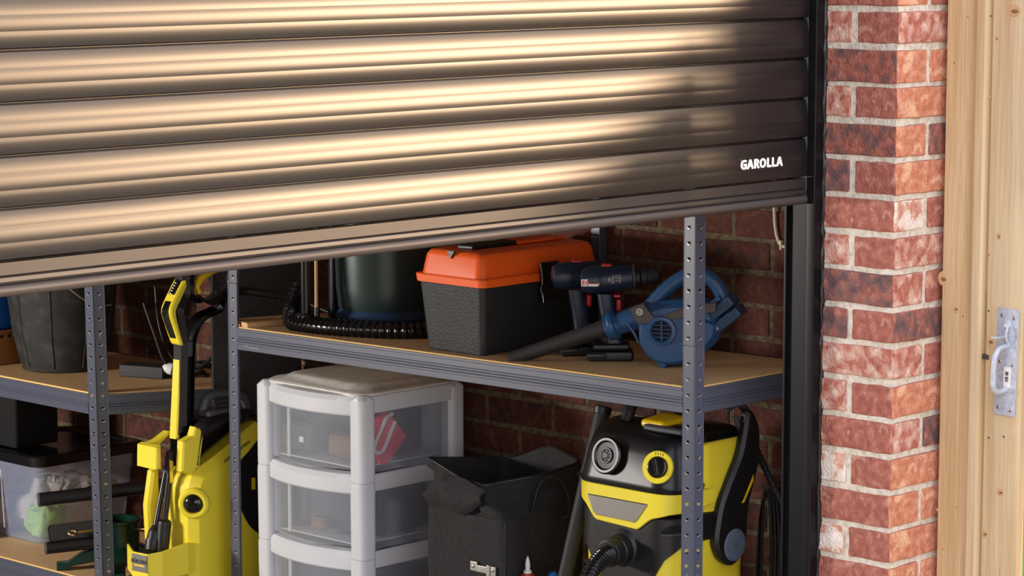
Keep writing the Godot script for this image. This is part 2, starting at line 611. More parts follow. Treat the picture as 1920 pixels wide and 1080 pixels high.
func build_pier() -> void:
	# courses from the top: brick kinds of the reveal's half brick (or "" for a stretcher), the corner brick, the next brick on the front,
	# and the corner brick's front face: own pale patches, with warmer light painted in
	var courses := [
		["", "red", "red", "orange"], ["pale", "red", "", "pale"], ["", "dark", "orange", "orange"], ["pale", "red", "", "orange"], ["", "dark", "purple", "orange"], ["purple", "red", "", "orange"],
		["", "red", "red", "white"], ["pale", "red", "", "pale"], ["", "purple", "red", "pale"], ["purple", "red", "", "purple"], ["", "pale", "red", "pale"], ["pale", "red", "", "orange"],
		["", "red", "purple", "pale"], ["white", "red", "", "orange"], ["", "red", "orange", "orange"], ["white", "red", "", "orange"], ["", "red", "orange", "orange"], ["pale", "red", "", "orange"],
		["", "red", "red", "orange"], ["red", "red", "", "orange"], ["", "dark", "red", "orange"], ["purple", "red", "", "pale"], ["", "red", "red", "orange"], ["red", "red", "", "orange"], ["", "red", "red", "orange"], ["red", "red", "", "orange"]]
	var w := struct("wall_pier", MB.new().box(Vector3(0.474, 2.6, 0.199), Vector3(0.2415, 1.24, -0.1045)), M.mortar)
	var rng := RandomNumberGenerator.new()
	rng.seed = 5
	var long_z := []
	var long_x := []
	var half := []
	for v in 3:
		var j := Vector3(rng.randfn(0, 0.0012), rng.randfn(0, 0.0014), rng.randfn(0, 0.0012))
		long_z.append(rough_brick(Vector3(0.1025, 0.0632, 0.213) + j, v * 7 + 1))
		long_x.append(rough_brick(Vector3(0.2135, 0.0632, 0.1035) + j, v * 7 + 2))
		half.append(rough_brick(Vector3(0.1025, 0.0632, 0.0985) + j, v * 7 + 3))
	for k in 10:
		courses.push_front(["", "red", "dark", "orange"] if k % 2 else ["purple", "red", "", "orange"])
	for i in courses.size():
		var y := 2.525 - 0.0375 - 0.075 * i + rng.randfn(0, 0.0008)
		if y < 0.0:
			break
		var c: Array = courses[i]
		var v := i % 3
		var p := 0.0
		if c[0] == "":
			var a := part("brick", long_z[v], M["brick_" + c[1]], w, Vector3(0.05125 + p, y, -0.108))
			a.rotation = Vector3(rng.randfn(0, 0.005), rng.randfn(0, 0.004), 0)
			paint_lit_front(a, M["brick_" + c[1]], M["brick_" + c[3]])
			var b := part("brick", long_x[v], M["brick_" + c[2]], w, Vector3(0.1125 + 0.10825, y, -0.05175 + p))
			b.rotation.z = rng.randfn(0, 0.005)
		else:
			var a := part("brick", half[v], M["brick_" + c[0]], w, Vector3(0.05125 + p, y, -0.166))
			a.rotation.x = rng.randfn(0, 0.008)
			var b := part("brick", long_x[v], M["brick_" + c[1]], w, Vector3(0.10825 + p, y, -0.05175 + p))
			b.rotation = Vector3(rng.randfn(0, 0.004), 0, rng.randfn(0, 0.005))
			paint_lit_front(b, M["brick_" + c[1]], M["brick_" + c[3]])
			part("brick", half[v], M.brick_red, w, Vector3(0.28, y, -0.0505))

func paint_lit_front(o: MeshInstance3D, sides: Material, front: Material) -> void:  # the second surface carries the light painted on the front face
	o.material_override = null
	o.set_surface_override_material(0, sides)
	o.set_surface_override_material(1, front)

func rough_brick(size: Vector3, s: int) -> ArrayMesh:
	# a clay brick whose arrises and faces are a little uneven
	var n := FastNoiseLite.new()
	n.seed = s
	n.frequency = 22.0
	n.fractal_octaves = 2
	var m := MB.new().box(size, Vector3.ZERO, 0.004, Transform3D.IDENTITY, 0, 6)
	var t := m.V.duplicate()
	for i in t.size():
		var p := t[i]
		t[i] = p + Vector3(n.get_noise_3d(p.x, p.y, p.z), n.get_noise_3d(p.y + 5.0, p.z, p.x), n.get_noise_3d(p.z, p.x + 9.0, p.y)) * 0.0022
	var all := MB.new().put(t, Transform3D.IDENTITY, 46.0)
	var out := ArrayMesh.new()
	for f in 2:
		var m2 := MB.new()
		for i in all.V.size() / 3:
			var nn := (all.V[3 * i + 2] - all.V[3 * i]).cross(all.V[3 * i + 1] - all.V[3 * i]).normalized()
			if (nn.z > 0.6) == (f == 1):
				for q in 3:
					m2.V.append(all.V[3 * i + q])
					m2.N.append(all.N[3 * i + q])
		var a := []
		a.resize(Mesh.ARRAY_MAX)
		a[Mesh.ARRAY_VERTEX] = m2.V
		a[Mesh.ARRAY_NORMAL] = m2.N
		out.add_surface_from_arrays(Mesh.PRIMITIVE_TRIANGLES, a)
	return out

func build_door() -> void:
	var d := thing("roller_door", "dark glossy roller garage door of ribbed slats, partly raised", "garage door", Vector3(-1.24, 0, -0.207))
	var L := 2.42
	var right := Transform3D(Basis(Vector3(0, 0, 1), Vector3(0, 1, 0), Vector3(-1, 0, 0)), Vector3(L / 2, 0, 0))
	# one slat: three facets between fine creases, a lip at the foot; outline in (towards the outside, up)
	var p := 0.0804
	var face := slat_face(p)
	var poly := []
	for q in face:
		poly.append(q)
	poly.append(Vector2(-0.0046, p + 0.0032))
	poly.append(Vector2(-0.012, p + 0.0032))
	poly.append(Vector2(-0.012, 0.0042))
	poly.append(Vector2(-0.0038, 0.0042))
	var slat := MB.new().extr(poly, 0.0, L, 0.0, Transform3D(Basis(Vector3(0, 0, 1), Vector3(0, 1, 0), Vector3(1, 0, 0)), Vector3(-L / 2, 0, 0)), 9.0).mesh()
	for i in 11:
		part("slat", slat, M.door, d, Vector3(0, 1.357 + p * i, 0))
	var xf := Transform3D(Basis(Vector3(0, 0, 1), Vector3(0, 1, 0), Vector3(1, 0, 0)), Vector3(-L / 2, 0, 0))
	var rail := part("bottom_rail", MB.new().extr([[-0.012, 1.356], [0.004, 1.355], [0.0045, 1.336], [0.002, 1.3345], [0.006, 1.332], [0.0075, 1.326], [0.006, 1.3225], [0.002, 1.3205], [-0.012, 1.3205]], 0.0, L, 0.0, xf, 20.0), M.door_rail, d)
	part("rubber_seal", MB.new().extr([[-0.01, 1.3215], [0.005, 1.3205], [0.0095, 1.3165], [0.0105, 1.311], [0.008, 1.3055], [0.002, 1.3025], [-0.006, 1.3035], [-0.01, 1.31]], 0.0, L, 0.0, xf, 40.0), M.rubber, rail)
	# the maker's badge on the last slat
	var badge := part("logo", bold_words("GAROLLA", 0.0185, 0.0006, 0.0008), M.white, d, Vector3(1.0615, 1.3948, 0.0085))
	badge.scale = Vector3(1.2, 1.0, 1.0)
	var fr := MB.new()
	fr.tube([Vector3(0.9965, 1.408, 0.006), Vector3(0.9985, 1.404, 0.0075), Vector3(0.999, 1.395, 0.0075), Vector3(0.9985, 1.388, 0.0075), Vector3(0.9965, 1.3855, 0.006)], 0.0005, 6)
	part("logo_bracket", fr, M.bare, d)
	# guides
	for s in [1, -1]:
		var g := thing("guide_rail", "black upright guide channel of the roller door beside the brick pier" if s > 0 else "black upright guide channel at the far end of the roller door", "guide rail", Vector3(-0.034 if s > 0 else -2.446, 0, -0.215), 0.0)
		var k := float(s)
		part("channel", MB.new().box(Vector3(0.014, 2.25, 0.006), Vector3(0.027 * k, 1.13, -0.051), 0.001), M.guide, g)
		part("lip", MB.new().box(Vector3(0.03, 2.25, 0.022), Vector3(0.0195 * k, 1.13, 0.024), 0.003), M.guide, g)
		part("web", MB.new().box(Vector3(0.005, 2.25, 0.086), Vector3(0.0312 * k, 1.13, -0.0095), 0.001), M.guide, g)
		if s > 0:
			var n := FastNoiseLite.new()
			n.seed = 4
			n.frequency = 14.0
			var path := []
			var rad := []
			for i in 150:
				var y := 0.1 + 2.0 * i / 149.0
				path.append(Vector3(0.0345 + 0.004 * n.get_noise_1d(y * 1.6), y, 0.034 + 0.002 * n.get_noise_1d(y + 9.0)))
				rad.append(0.0055 + 0.0045 * n.get_noise_1d(y * 1.7 + 30.0))
			part("sealant_bead", MB.new().tube(path, rad, 8), M.silicone, g)

func slat_face(p: float) -> Array:
	# from the foot of the slat up its front
	var out := [Vector2(-0.0038, 0.0008), Vector2(0.0005, 0.0012)]
	for f in 3:
		var y0: float = [0.0035, 0.0285, 0.0535][f]
		var y1: float = [0.028, 0.053, 0.0765][f]
		for i in 6:
			var y := lerpf(y0, y1, i / 5.0)
			var t := (y - 0.04) / 0.037
			var z := 0.0078 - 0.0036 * t * t - 0.0026 * t
			var u := i / 5.0
			z += 0.0003 * sin(PI * u) - (0.00025 if i == 0 or i == 5 else 0.0)
			out.append(Vector2(z, y))
	out.append(Vector2(0.0002, 0.0788))
	out.append(Vector2(-0.0046, 0.0796))
	return out

func build_fence() -> void:
	var x := 0.147
	var post := thing("gate_post", "sawn softwood gate post standing against the brick pier", "post", Vector3(x, 0, 0.052))
	part("post", MB.new().box(Vector3(0.075, 2.1, 0.072), Vector3(0.0375, 1.05, -0.003), 0.002), M.wood, post)
	part("stop_batten", MB.new().extr([[0.033, -0.006], [0.040, -0.010], [0.058, -0.010], [0.062, -0.004], [0.062, 0.05], [0.033, 0.05]], 0.0, 2.1, 0.0, Transform3D(Basis(Vector3(0, 0, 1), Vector3(1, 0, 0), Vector3(0, 1, 0)), Vector3.ZERO), 20.0), M.wood_pale, post)
	var g := thing("timber_gate", "sawn softwood gate with a galvanised latch handle, hung beside the post", "gate", Vector3(x, 0, 0.12))
	# the boards' tops, out of view, slope to shape the glow on the door
	var top := func(z: float) -> float: return 1.86 - 0.62 * z
	part("board", MB.new().extr([[0.0, 0.08], [0.087, 0.08], [0.087, top.call(0.087)], [0.0, top.call(0.0)]], 0.0, 0.022, 0.002, Transform3D(Basis(Vector3(0, 0, 1), Vector3(0, 1, 0), Vector3(-1, 0, 0)), Vector3(0.024, 0, 0))), M.wood_pale, g)
	for i in range(1, 9):
		var z0 := 0.0895 + 0.101 * (i - 1)
		var b := part("board", MB.new().extr([[0.0, 0.08 - 1.05], [0.097, 0.08 - 1.05], [0.097, top.call(z0 + 0.097) - 1.05], [0.0, top.call(z0) - 1.05]], 0.0, 0.022, 0.002, Transform3D(Basis(Vector3(0, 0, 1), Vector3(0, 1, 0), Vector3(-1, 0, 0)), Vector3(0.041, 0, 0))), M.wood if i % 2 else M.wood_pale, g, Vector3(0, 1.05, z0 + (0.004 if i > 1 else 0.0)))
		if i == 1:
			b.rotation.x = -0.045
	for q in KNOTS_POST:
		knot(post, q[0], q[1] - 0.052, q[2], q[3])
	for q in KNOTS_GATE:
		knot(g, q[0], q[1] - 0.12, q[2], q[3], 0.0017)
	for q in NAILS:
		part("nail", MB.new().lathe([[0.0022, -0.0005], [0.0018, 0.0008]], 10, oriented(Vector3(0.0018, q[0], q[1] - 0.12), Vector3(-1, 0, 0))), M.nail, g)
	for y in [0.25, 1.1]:
		part("ledge", MB.new().box(Vector3(0.04, 0.1, 0.86), Vector3(0.062, y, 0.45), 0.002), M.wood, g)

func knot(parent: Node, y: float, z: float, ry: float, rz: float, x := -0.0003) -> void:
	# a knot: a brown ring round a dark heart, just proud of the sawn face
	var f := Transform3D(Basis(Vector3(0, 0, rz), Vector3(-1, 0, 0), Vector3(0, ry, 0)), Vector3(x, y, z))
	var k := part("knot", MB.new().lathe([[1.0, -0.0006], [0.85, 0.0003], [0.5, 0.0005]], 18, f), M.knot, parent)
	part("knot_heart", MB.new().lathe([[0.5, -0.0004], [0.42, 0.0006], [0.15, 0.0009]], 9, f * Transform3D(Basis(Vector3.UP, ry * 90.0).scaled(Vector3(1.2, 1, 0.7)), Vector3(0.15, 0, -0.1))), M.knot_dark, k)

func build_lamp() -> void:
	# a work light on its stand in the back left corner of the garage
	var at := Vector3(-2.5, 0, -3.3)
	var o := thing("work_light", "LED work light on a black tripod stand at the back of the garage", "lamp", at)
	var stand := MB.new().tube([Vector3(0, 0.3, 0), Vector3(0, 0.9, 0)], 0.014, 12)
	part("pole", stand, M.black, o)
	for k in 3:
		var a := TAU * k / 3
		part("leg", MB.new().tube([Vector3(0, 0.62, 0), Vector3(0.38 * cos(a), 0.01, 0.38 * sin(a))], 0.010, 10), M.black, o)
	var head := Node3D.new()
	head.name = "head"
	o.add_child(head, true)
	head.position = Vector3(0, 1.06, 0)
	head.look_at_from_position(at + head.position, Vector3(0.1, 0.8, -1.4), Vector3.UP)
	part("housing", MB.new().box(Vector3(0.62, 0.34, 0.05), Vector3(0, 0, 0.028), 0.008), M.black, head)
	part("yoke", MB.new().tube([Vector3(0, -0.17, 0.03), Vector3(0, -0.10, 0.03)], 0.018, 10), M.black, head)
	var e := mat(rgb(255, 252, 246), 0.6)
	e.emission_enabled = true
	e.emission = rgb(255, 250, 244)
	e.emission_energy_multiplier = 1.5
	part("diffuser_lamp", MB.new().box(Vector3(0.56, 0.28, 0.006), Vector3(0, 0, 0)), e, head)
	var l := AreaLight3D.new()
	l.name = "work_light_beam"
	l.area_size = Vector2(0.56, 0.28)
	l.light_energy = 6.5
	l.light_color = rgb(255, 248, 240)
	l.area_range = 12.0
	l.shadow_enabled = true
	head.add_child(l)
	l.position = Vector3(0, 0, -0.012)

# ---------------------------------------------------------------- shelving
const PITCH := 0.0334

func flange(m: MB, w: float, h: float, dir: Vector3, nrm: Vector3, holes: Array) -> void:
	# a strip of an angle post from y = 0, running along dir from the corner, its outside facing nrm; slots are real openings
	var th := 0.0016
	var u := [0.0, 0.0125, 0.0215, w]
	var t := PackedVector3Array()
	var at := func(a: float, y: float, d: float) -> Vector3: return dir * a + Vector3(0, y, 0) - nrm * d
	var n := int(h / PITCH)
	for i in n:
		var y0 := i * PITCH
		var ys := [y0, y0 + 0.0145, y0 + 0.0190, y0 + PITCH]
		for a in 3:
			for b in 3:
				if a == 1 and b == 1:
					continue
				for d in [0.0, th]:
					MB.quad(t, at.call(u[a], ys[b], d), at.call(u[a + 1], ys[b], d), at.call(u[a + 1], ys[b + 1], d), at.call(u[a], ys[b + 1], d))
		MB.quad(t, at.call(u[1], ys[1], 0), at.call(u[2], ys[1], 0), at.call(u[2], ys[1], th), at.call(u[1], ys[1], th))
		MB.quad(t, at.call(u[1], ys[2], 0), at.call(u[2], ys[2], 0), at.call(u[2], ys[2], th), at.call(u[1], ys[2], th))
		MB.quad(t, at.call(u[1], ys[1], 0), at.call(u[1], ys[2], 0), at.call(u[1], ys[2], th), at.call(u[1], ys[1], th))
		MB.quad(t, at.call(u[2], ys[1], 0), at.call(u[2], ys[2], 0), at.call(u[2], ys[2], th), at.call(u[2], ys[1], th))
	if h - n * PITCH > 0.0005:
		for d in [0.0, th]:
			MB.quad(t, at.call(0.0, n * PITCH, d), at.call(w, n * PITCH, d), at.call(w, h, d), at.call(0.0, h, d))
	# normals: turn each face pair by its own side
	for k in t.size() / 3:
		var c := (t[3 * k] + t[3 * k + 1] + t[3 * k + 2]) / 3.0
		var f := (t[3 * k + 2] - t[3 * k]).cross(t[3 * k + 1] - t[3 * k])
		var side := -nrm if c.dot(nrm) < -th * 0.5 else nrm
		if absf(f.normalized().dot(nrm)) > 0.5 and f.dot(side) < 0:
			var s := t[3 * k + 1]
			t[3 * k + 1] = t[3 * k + 2]
			t[3 * k + 2] = s
	m.put(t, Transform3D.IDENTITY, 0.0, false)

func post_section(h: float, d1: Vector3, n1: Vector3, d2: Vector3, n2: Vector3) -> MB:
	var m := MB.new()
	flange(m, 0.0305, h, d1, n1, [])
	flange(m, 0.0305, h, d2, n2, [])
	# rolled corner and free edges
	var c := (d1 + d2).normalized()
	m.tube([c * 0.001, c * 0.001 + Vector3(0, h, 0)], 0.0024, 10)
	for q in [[d1, n1], [d2, n2]]:
		m.tube([q[0] * 0.031 - q[1] * 0.0010, q[0] * 0.031 - q[1] * 0.0010 + Vector3(0, h, 0)], 0.0017, 8)
	return m

func post(parent: Node, at: Vector3, lower: float, upper: float, d1: Vector3, n1: Vector3, d2: Vector3, n2: Vector3, marks := true) -> Node3D:
	var o := part("post", post_section(lower, d1, n1, d2, n2), M.steel, parent, at)
	var up := part("upper_section", post_section(upper, d1, n1, d2, n2), M.steel, o, Vector3(0, lower + 0.0012, 0) - (n1 + n2) * 0.0006)
	if marks:
		var gl := MB.new()
		for q in [[d1, n1], [d2, n2]]:
			var b := Basis(q[0], Vector3.UP, q[1])
			for s in [0.0, 1.0]:
				for k in int((lower if s == 0.0 else upper) / PITCH):
					# the bright bare lip that each slot was pressed with
					var p: Vector3 = q[0] * 0.0185 + Vector3(0, k * PITCH + 0.0136 + s * lower, 0) + q[1] * 0.0004
					gl.box(Vector3(0.006, 0.0030, 0.0010), Vector3.ZERO, 0.0004, Transform3D(b, p))
					gl.box(Vector3(0.0018, 0.0034, 0.0010), Vector3.ZERO, 0.0004, Transform3D(b, p + q[0] * 0.0032 + Vector3(0, 0.0026, 0)))
		stuff(part("slot_lip", gl, M.slot, o))
		var ho := MB.new()
		var ar := MB.new()
		for q in [[d1, n1], [d2, n2]]:
			var b := Basis(q[0], Vector3.UP, q[1])
			for y in [0.242, 0.545, 0.852]:
				ho.lathe([[0.0026, 0.0], [0.0026, 0.0008]], 12, Transform3D(Basis(q[0], q[1], -Vector3.UP), q[0] * 0.0165 + Vector3(0, y, 0)))
			for y in [0.195, 0.492, 0.806]:
				var f := Transform3D(b, q[0] * 0.0165 + Vector3(0, y, 0) + q[1] * 0.0002)
				ar.box(Vector3(0.0006, 0.016, 0.0006), Vector3(0, 0, 0), 0.0, f)
				ar.box(Vector3(0.0006, 0.007, 0.0006), Vector3.ZERO, 0.0, f * Transform3D(Basis(Vector3(0, 0, 1), 0.45), Vector3(0.0014, 0.0055, 0)))
				ar.box(Vector3(0.0006, 0.007, 0.0006), Vector3.ZERO, 0.0, f * Transform3D(Basis(Vector3(0, 0, 1), -0.45), Vector3(-0.0014, 0.0055, 0)))
		stuff(part("bolt_hole", ho, M.hole, o))
		stuff(part("arrow_mark", ar, M.slot, o))
	return o

func beam_mesh(length: float, h := 0.054) -> MB:
	# along +x from 0, outside facing +z, top at y = 0: a lip, a plain upper face, three ribs, a plain lower face
	var p := [[0.0, 0.0], [0.0022, -0.0008], [0.0022, -0.006], [0.0012, -0.0075], [0.0012, -0.0195], [0.0026, -0.0215], [0.0026, -0.0245], [0.0006, -0.026], [0.0026, -0.028], [0.0026, -0.031], [0.0006, -0.0325], [0.0026, -0.0345], [0.0026, -0.0385], [0.0016, -0.040], [0.0016, -h + 0.001], [0.0006, -h], [-0.010, -h], [-0.010, -h + 0.0014], [-0.0012, -h + 0.0014], [-0.0012, 0.0]]
	return MB.new().extr(p, 0.0, length, 0.0, Transform3D(Basis(Vector3(0, 0, 1), Vector3(0, 1, 0), Vector3(1, 0, 0)), Vector3.ZERO), 12.0)

func y_board(z: float) -> float:
	return 0.902 + 0.013 * (z - ZS)

func build_shelving() -> void:
	M.slot = mat(rgb(176, 174, 180), 0.3, 0.5)
	M.hole = mat(rgb(8, 8, 10), 0.9)
	var X := Vector3(1, 0, 0)
	var Z := Vector3(0, 0, 1)
	var a := thing("shelving_unit", "dark grey steel shelving unit with a chipboard shelf carrying the toolbox and blue blower", "shelving unit", Vector3(XS, 0, ZS))
	post(a, Vector3.ZERO, 0.989, 0.78, -Z, -X, X, Z)
	var lp := post(a, Vector3(0, 0, -1.505), 0.989, 0.78, Z, -X, X, -Z)
	lp.rotation = Vector3(-0.0137, 0, -0.013)
	lp.position += Vector3(-0.012, 0, 0.012)
	post(a, Vector3(0.448, 0, 0), 0.989, 0.78, -Z, X, -X, Z, false)
	post(a, Vector3(0.448, 0, -1.505), 0.989, 0.78, Z, X, -X, -Z, false)
	var tilt := atan(0.013)
	for lev in [0.0, -0.70]:
		var fb := part("front_beam", beam_mesh(1.44), M.steel, a, Vector3(0.0005, y_board(ZS) - 0.003 + lev, -1.472))
		fb.rotation = Vector3(0, -PI / 2, 0)
		fb.transform = Transform3D(Basis(Vector3(1, 0, 0), 0.0), Vector3.ZERO) * Transform3D(Basis(Z * cos(tilt) + Vector3.UP * sin(tilt), Vector3.UP * cos(tilt) - Z * sin(tilt), -X), Vector3(0.0005, y_board(-1.917) - 0.003 + lev, -1.472))
		if lev == 0.0:
			var dots := MB.new()
			var rng := RandomNumberGenerator.new()
			rng.seed = 8
			for k in 22:
				dots.box(Vector3(0.0022, 0.0018, 0.0008), Vector3(0.025 + 0.0024 * k, -0.046 + 0.002 * rng.randf() + (0.003 if k < 7 else 0.0), 0.0018), 0.0004)
			stuff(part("stamp", dots, M.slot, fb))
		var sb := part("side_beam", beam_mesh(0.39), M.steel, a, Vector3(0.029, y_board(ZS) - 0.003 + lev, -0.0005))
		sb.rotation.y = 0.0
		var bb := part("side_beam", beam_mesh(0.39), M.steel, a, Vector3(0.419, y_board(-1.94) - 0.003 + lev, -1.504))
		bb.rotation.y = PI
		var rb := part("back_beam", beam_mesh(1.44), M.steel, a, Vector3.ZERO)
		rb.transform = Transform3D(Basis(-Z * cos(tilt) - Vector3.UP * sin(tilt), Vector3.UP * cos(tilt) - Z * sin(tilt), X), Vector3(0.4475, y_board(-0.475) - 0.003 + lev, -0.033))
		var bx := Transform3D(Basis(X, Vector3.UP * cos(tilt) - Z * sin(tilt), Z * cos(tilt) + Vector3.UP * sin(tilt)), Vector3(0.224, (y_board(ZS) + y_board(-1.95)) / 2 - 0.0045 + lev, -0.7525))
		var bd := part("shelf_board", MB.new().box(Vector3(0.443, 0.009, 1.497), Vector3.ZERO, 0.0, bx), M.chipboard, a)
		part("board_edge", MB.new().box(Vector3(0.001, 0.0086, 1.43), Vector3(-0.222, 0, 0), 0.0, bx).box(Vector3(0.385, 0.0086, 0.001), Vector3(0, 0, 0.749), 0.0, bx), M.board_edge, bd)
	# corner unit farther in; its sides meet at an obtuse angle
	var PB := Vector3(-0.119, 0, -2.45)
	var b := thing("shelving_unit", "dark grey steel corner shelving unit behind the pressure washer, carrying the black bucket", "shelving unit", PB)
	var e2 := Vector3(sin(deg_to_rad(117)), 0, -cos(deg_to_rad(117)))
	var n2 := Vector3(-e2.z, 0, e2.x)
	var tl := Vector3(-0.6945, 0, -0.7195)
	var bp := post(b, Vector3.ZERO, 1.30, 0.30, -Z, -X, e2, n2)
	bp.transform = Transform3D(Basis(Vector3(0.7195, 0, -0.6945).normalized(), -0.016), Vector3.ZERO)
	bp.position = -tl * 0.016 * 0.657
	var L := 1.25
	post(b, Vector3(0, 0, -L), 0.80, 0.70, Z, -X, X, -Z, false)
	post(b, Vector3(0.46, 0, -L), 0.80, 0.70, Z, X, -X, -Z, false)
	var w2 := 0.47
	for y in [0.657, 0.155]:
		var fb := part("front_beam", beam_mesh(L - 0.064), M.steel, b)
		fb.transform = Transform3D(Basis(Z, Vector3.UP, -X), Vector3(0.0005, y - 0.004, -L + 0.032))
		var sb := part("side_beam", beam_mesh(w2 - 0.05), M.steel, b)
		sb.transform = Transform3D(Basis(e2, Vector3.UP, n2), e2 * 0.032 + Vector3(0, y - 0.004, 0))
		var c := e2 * w2
		var poly := [[0.002, 0.002], [0.002, L - 0.002], [0.465, L - 0.002], [0.465, -c.z + 0.03], [c.x, -c.z + 0.002]]
		var flat := Transform3D(Basis(X, -Z, Vector3.UP), Vector3(0, y - 0.0095, 0))
		var bd := part("shelf_board", MB.new().extr(poly, 0.0, 0.0095, 0.0, flat), M.chipboard, b)
		part("board_edge", MB.new().box(Vector3(0.001, 0.0085, L - 0.07), Vector3(0.0016, y - 0.0049, -L / 2)), M.board_edge, bd)

# ---------------------------------------------------------------- things on the long shelf
func build_toolbox() -> void:
	var at := Vector3(0.13, y_board(-1.19), -1.193)
	var o := thing("toolbox", "black plastic toolbox with a bright orange lid on the chipboard shelf", "toolbox", at)
	var w := 0.37
	var d := 0.182
	var body := []
	for q in [[0.0, -0.006, 0.012], [0.006, 0.0, 0.014], [0.15, 0.026, 0.016], [0.158, 0.028, 0.016]]:
		body.append(rrect(w + q[1], d + q[1], q[2], q[0], 4))
	part("body", MB.new().loft(body), M.toolbox, o)
	var lip := []
	for q in [[0.1585, 0.030, 0.017], [0.160, 0.040, 0.018], [0.176, 0.044, 0.018], [0.179, 0.040, 0.018]]:
		lip.append(rrect(w + q[1], d + q[1], q[2], q[0], 4))
	var lid := part("lid", MB.new().loft(lip), M.toolbox_lid, o)
	var top := []
	for q in [[0.178, 0.030, 0.018, 0.022], [0.222, 0.012, 0.006, 0.02], [0.232, 0.0, -0.006, 0.02], [0.236, -0.022, -0.03, 0.02]]:
		top.append(rrect(w + q[1], d + q[2], q[3], q[0], 4))
	part("crown", MB.new().loft(top), M.toolbox_lid, lid)
	part("groove", MB.new().extr([[-0.012, 0.012], [0.0, -0.006], [0.012, 0.012]], 0.0, 0.006, 0.0, Transform3D(Basis(Vector3(0, 0, 1), Vector3(0, 1, 0), Vector3(-1, 0, 0)), Vector3(-0.1905, 0.224, 0.0))), M.black, lid)
	var h := MB.new()
	h.box(Vector3(0.15, 0.012, 0.05), Vector3(-0.075, 0.24, 0.0), 0.004)
	part("handle", h, M.black, o)
	part("tray_flap", MB.new().box(Vector3(0.16, 0.008, 0.10), Vector3(0.075, 0.241, -0.02), 0.003), M.toolbox_lid, o)
	var l := MB.new()
	l.extr([[0.0, 0.112], [0.003, 0.13], [0.010, 0.14], [0.004, 0.155], [0.004, 0.172], [0.008, 0.2], [0.012, 0.203], [0.012, 0.112]], 0.0, 0.062, 0.0015, Transform3D(Basis(Vector3(0, 0, -1), Vector3(0, 1, 0), Vector3(1, 0, 0)), Vector3(-0.02, 0.0, d / 2 + 0.034)), 25.0)
	var latch := part("latch", l, M.black, o)
	part("latch_edge", MB.new().tube(smooth_path([Vector3(0.043, 0.112, d / 2 + 0.035), Vector3(0.043, 0.132, d / 2 + 0.031), Vector3(0.043, 0.142, d / 2 + 0.026), Vector3(0.043, 0.156, d / 2 + 0.031), Vector3(0.043, 0.185, d / 2 + 0.029), Vector3(0.043, 0.202, d / 2 + 0.024)], 4), 0.0016, 6, Transform3D(Basis.IDENTITY, Vector3(-0.0635, 0, 0))), M.bare, latch)

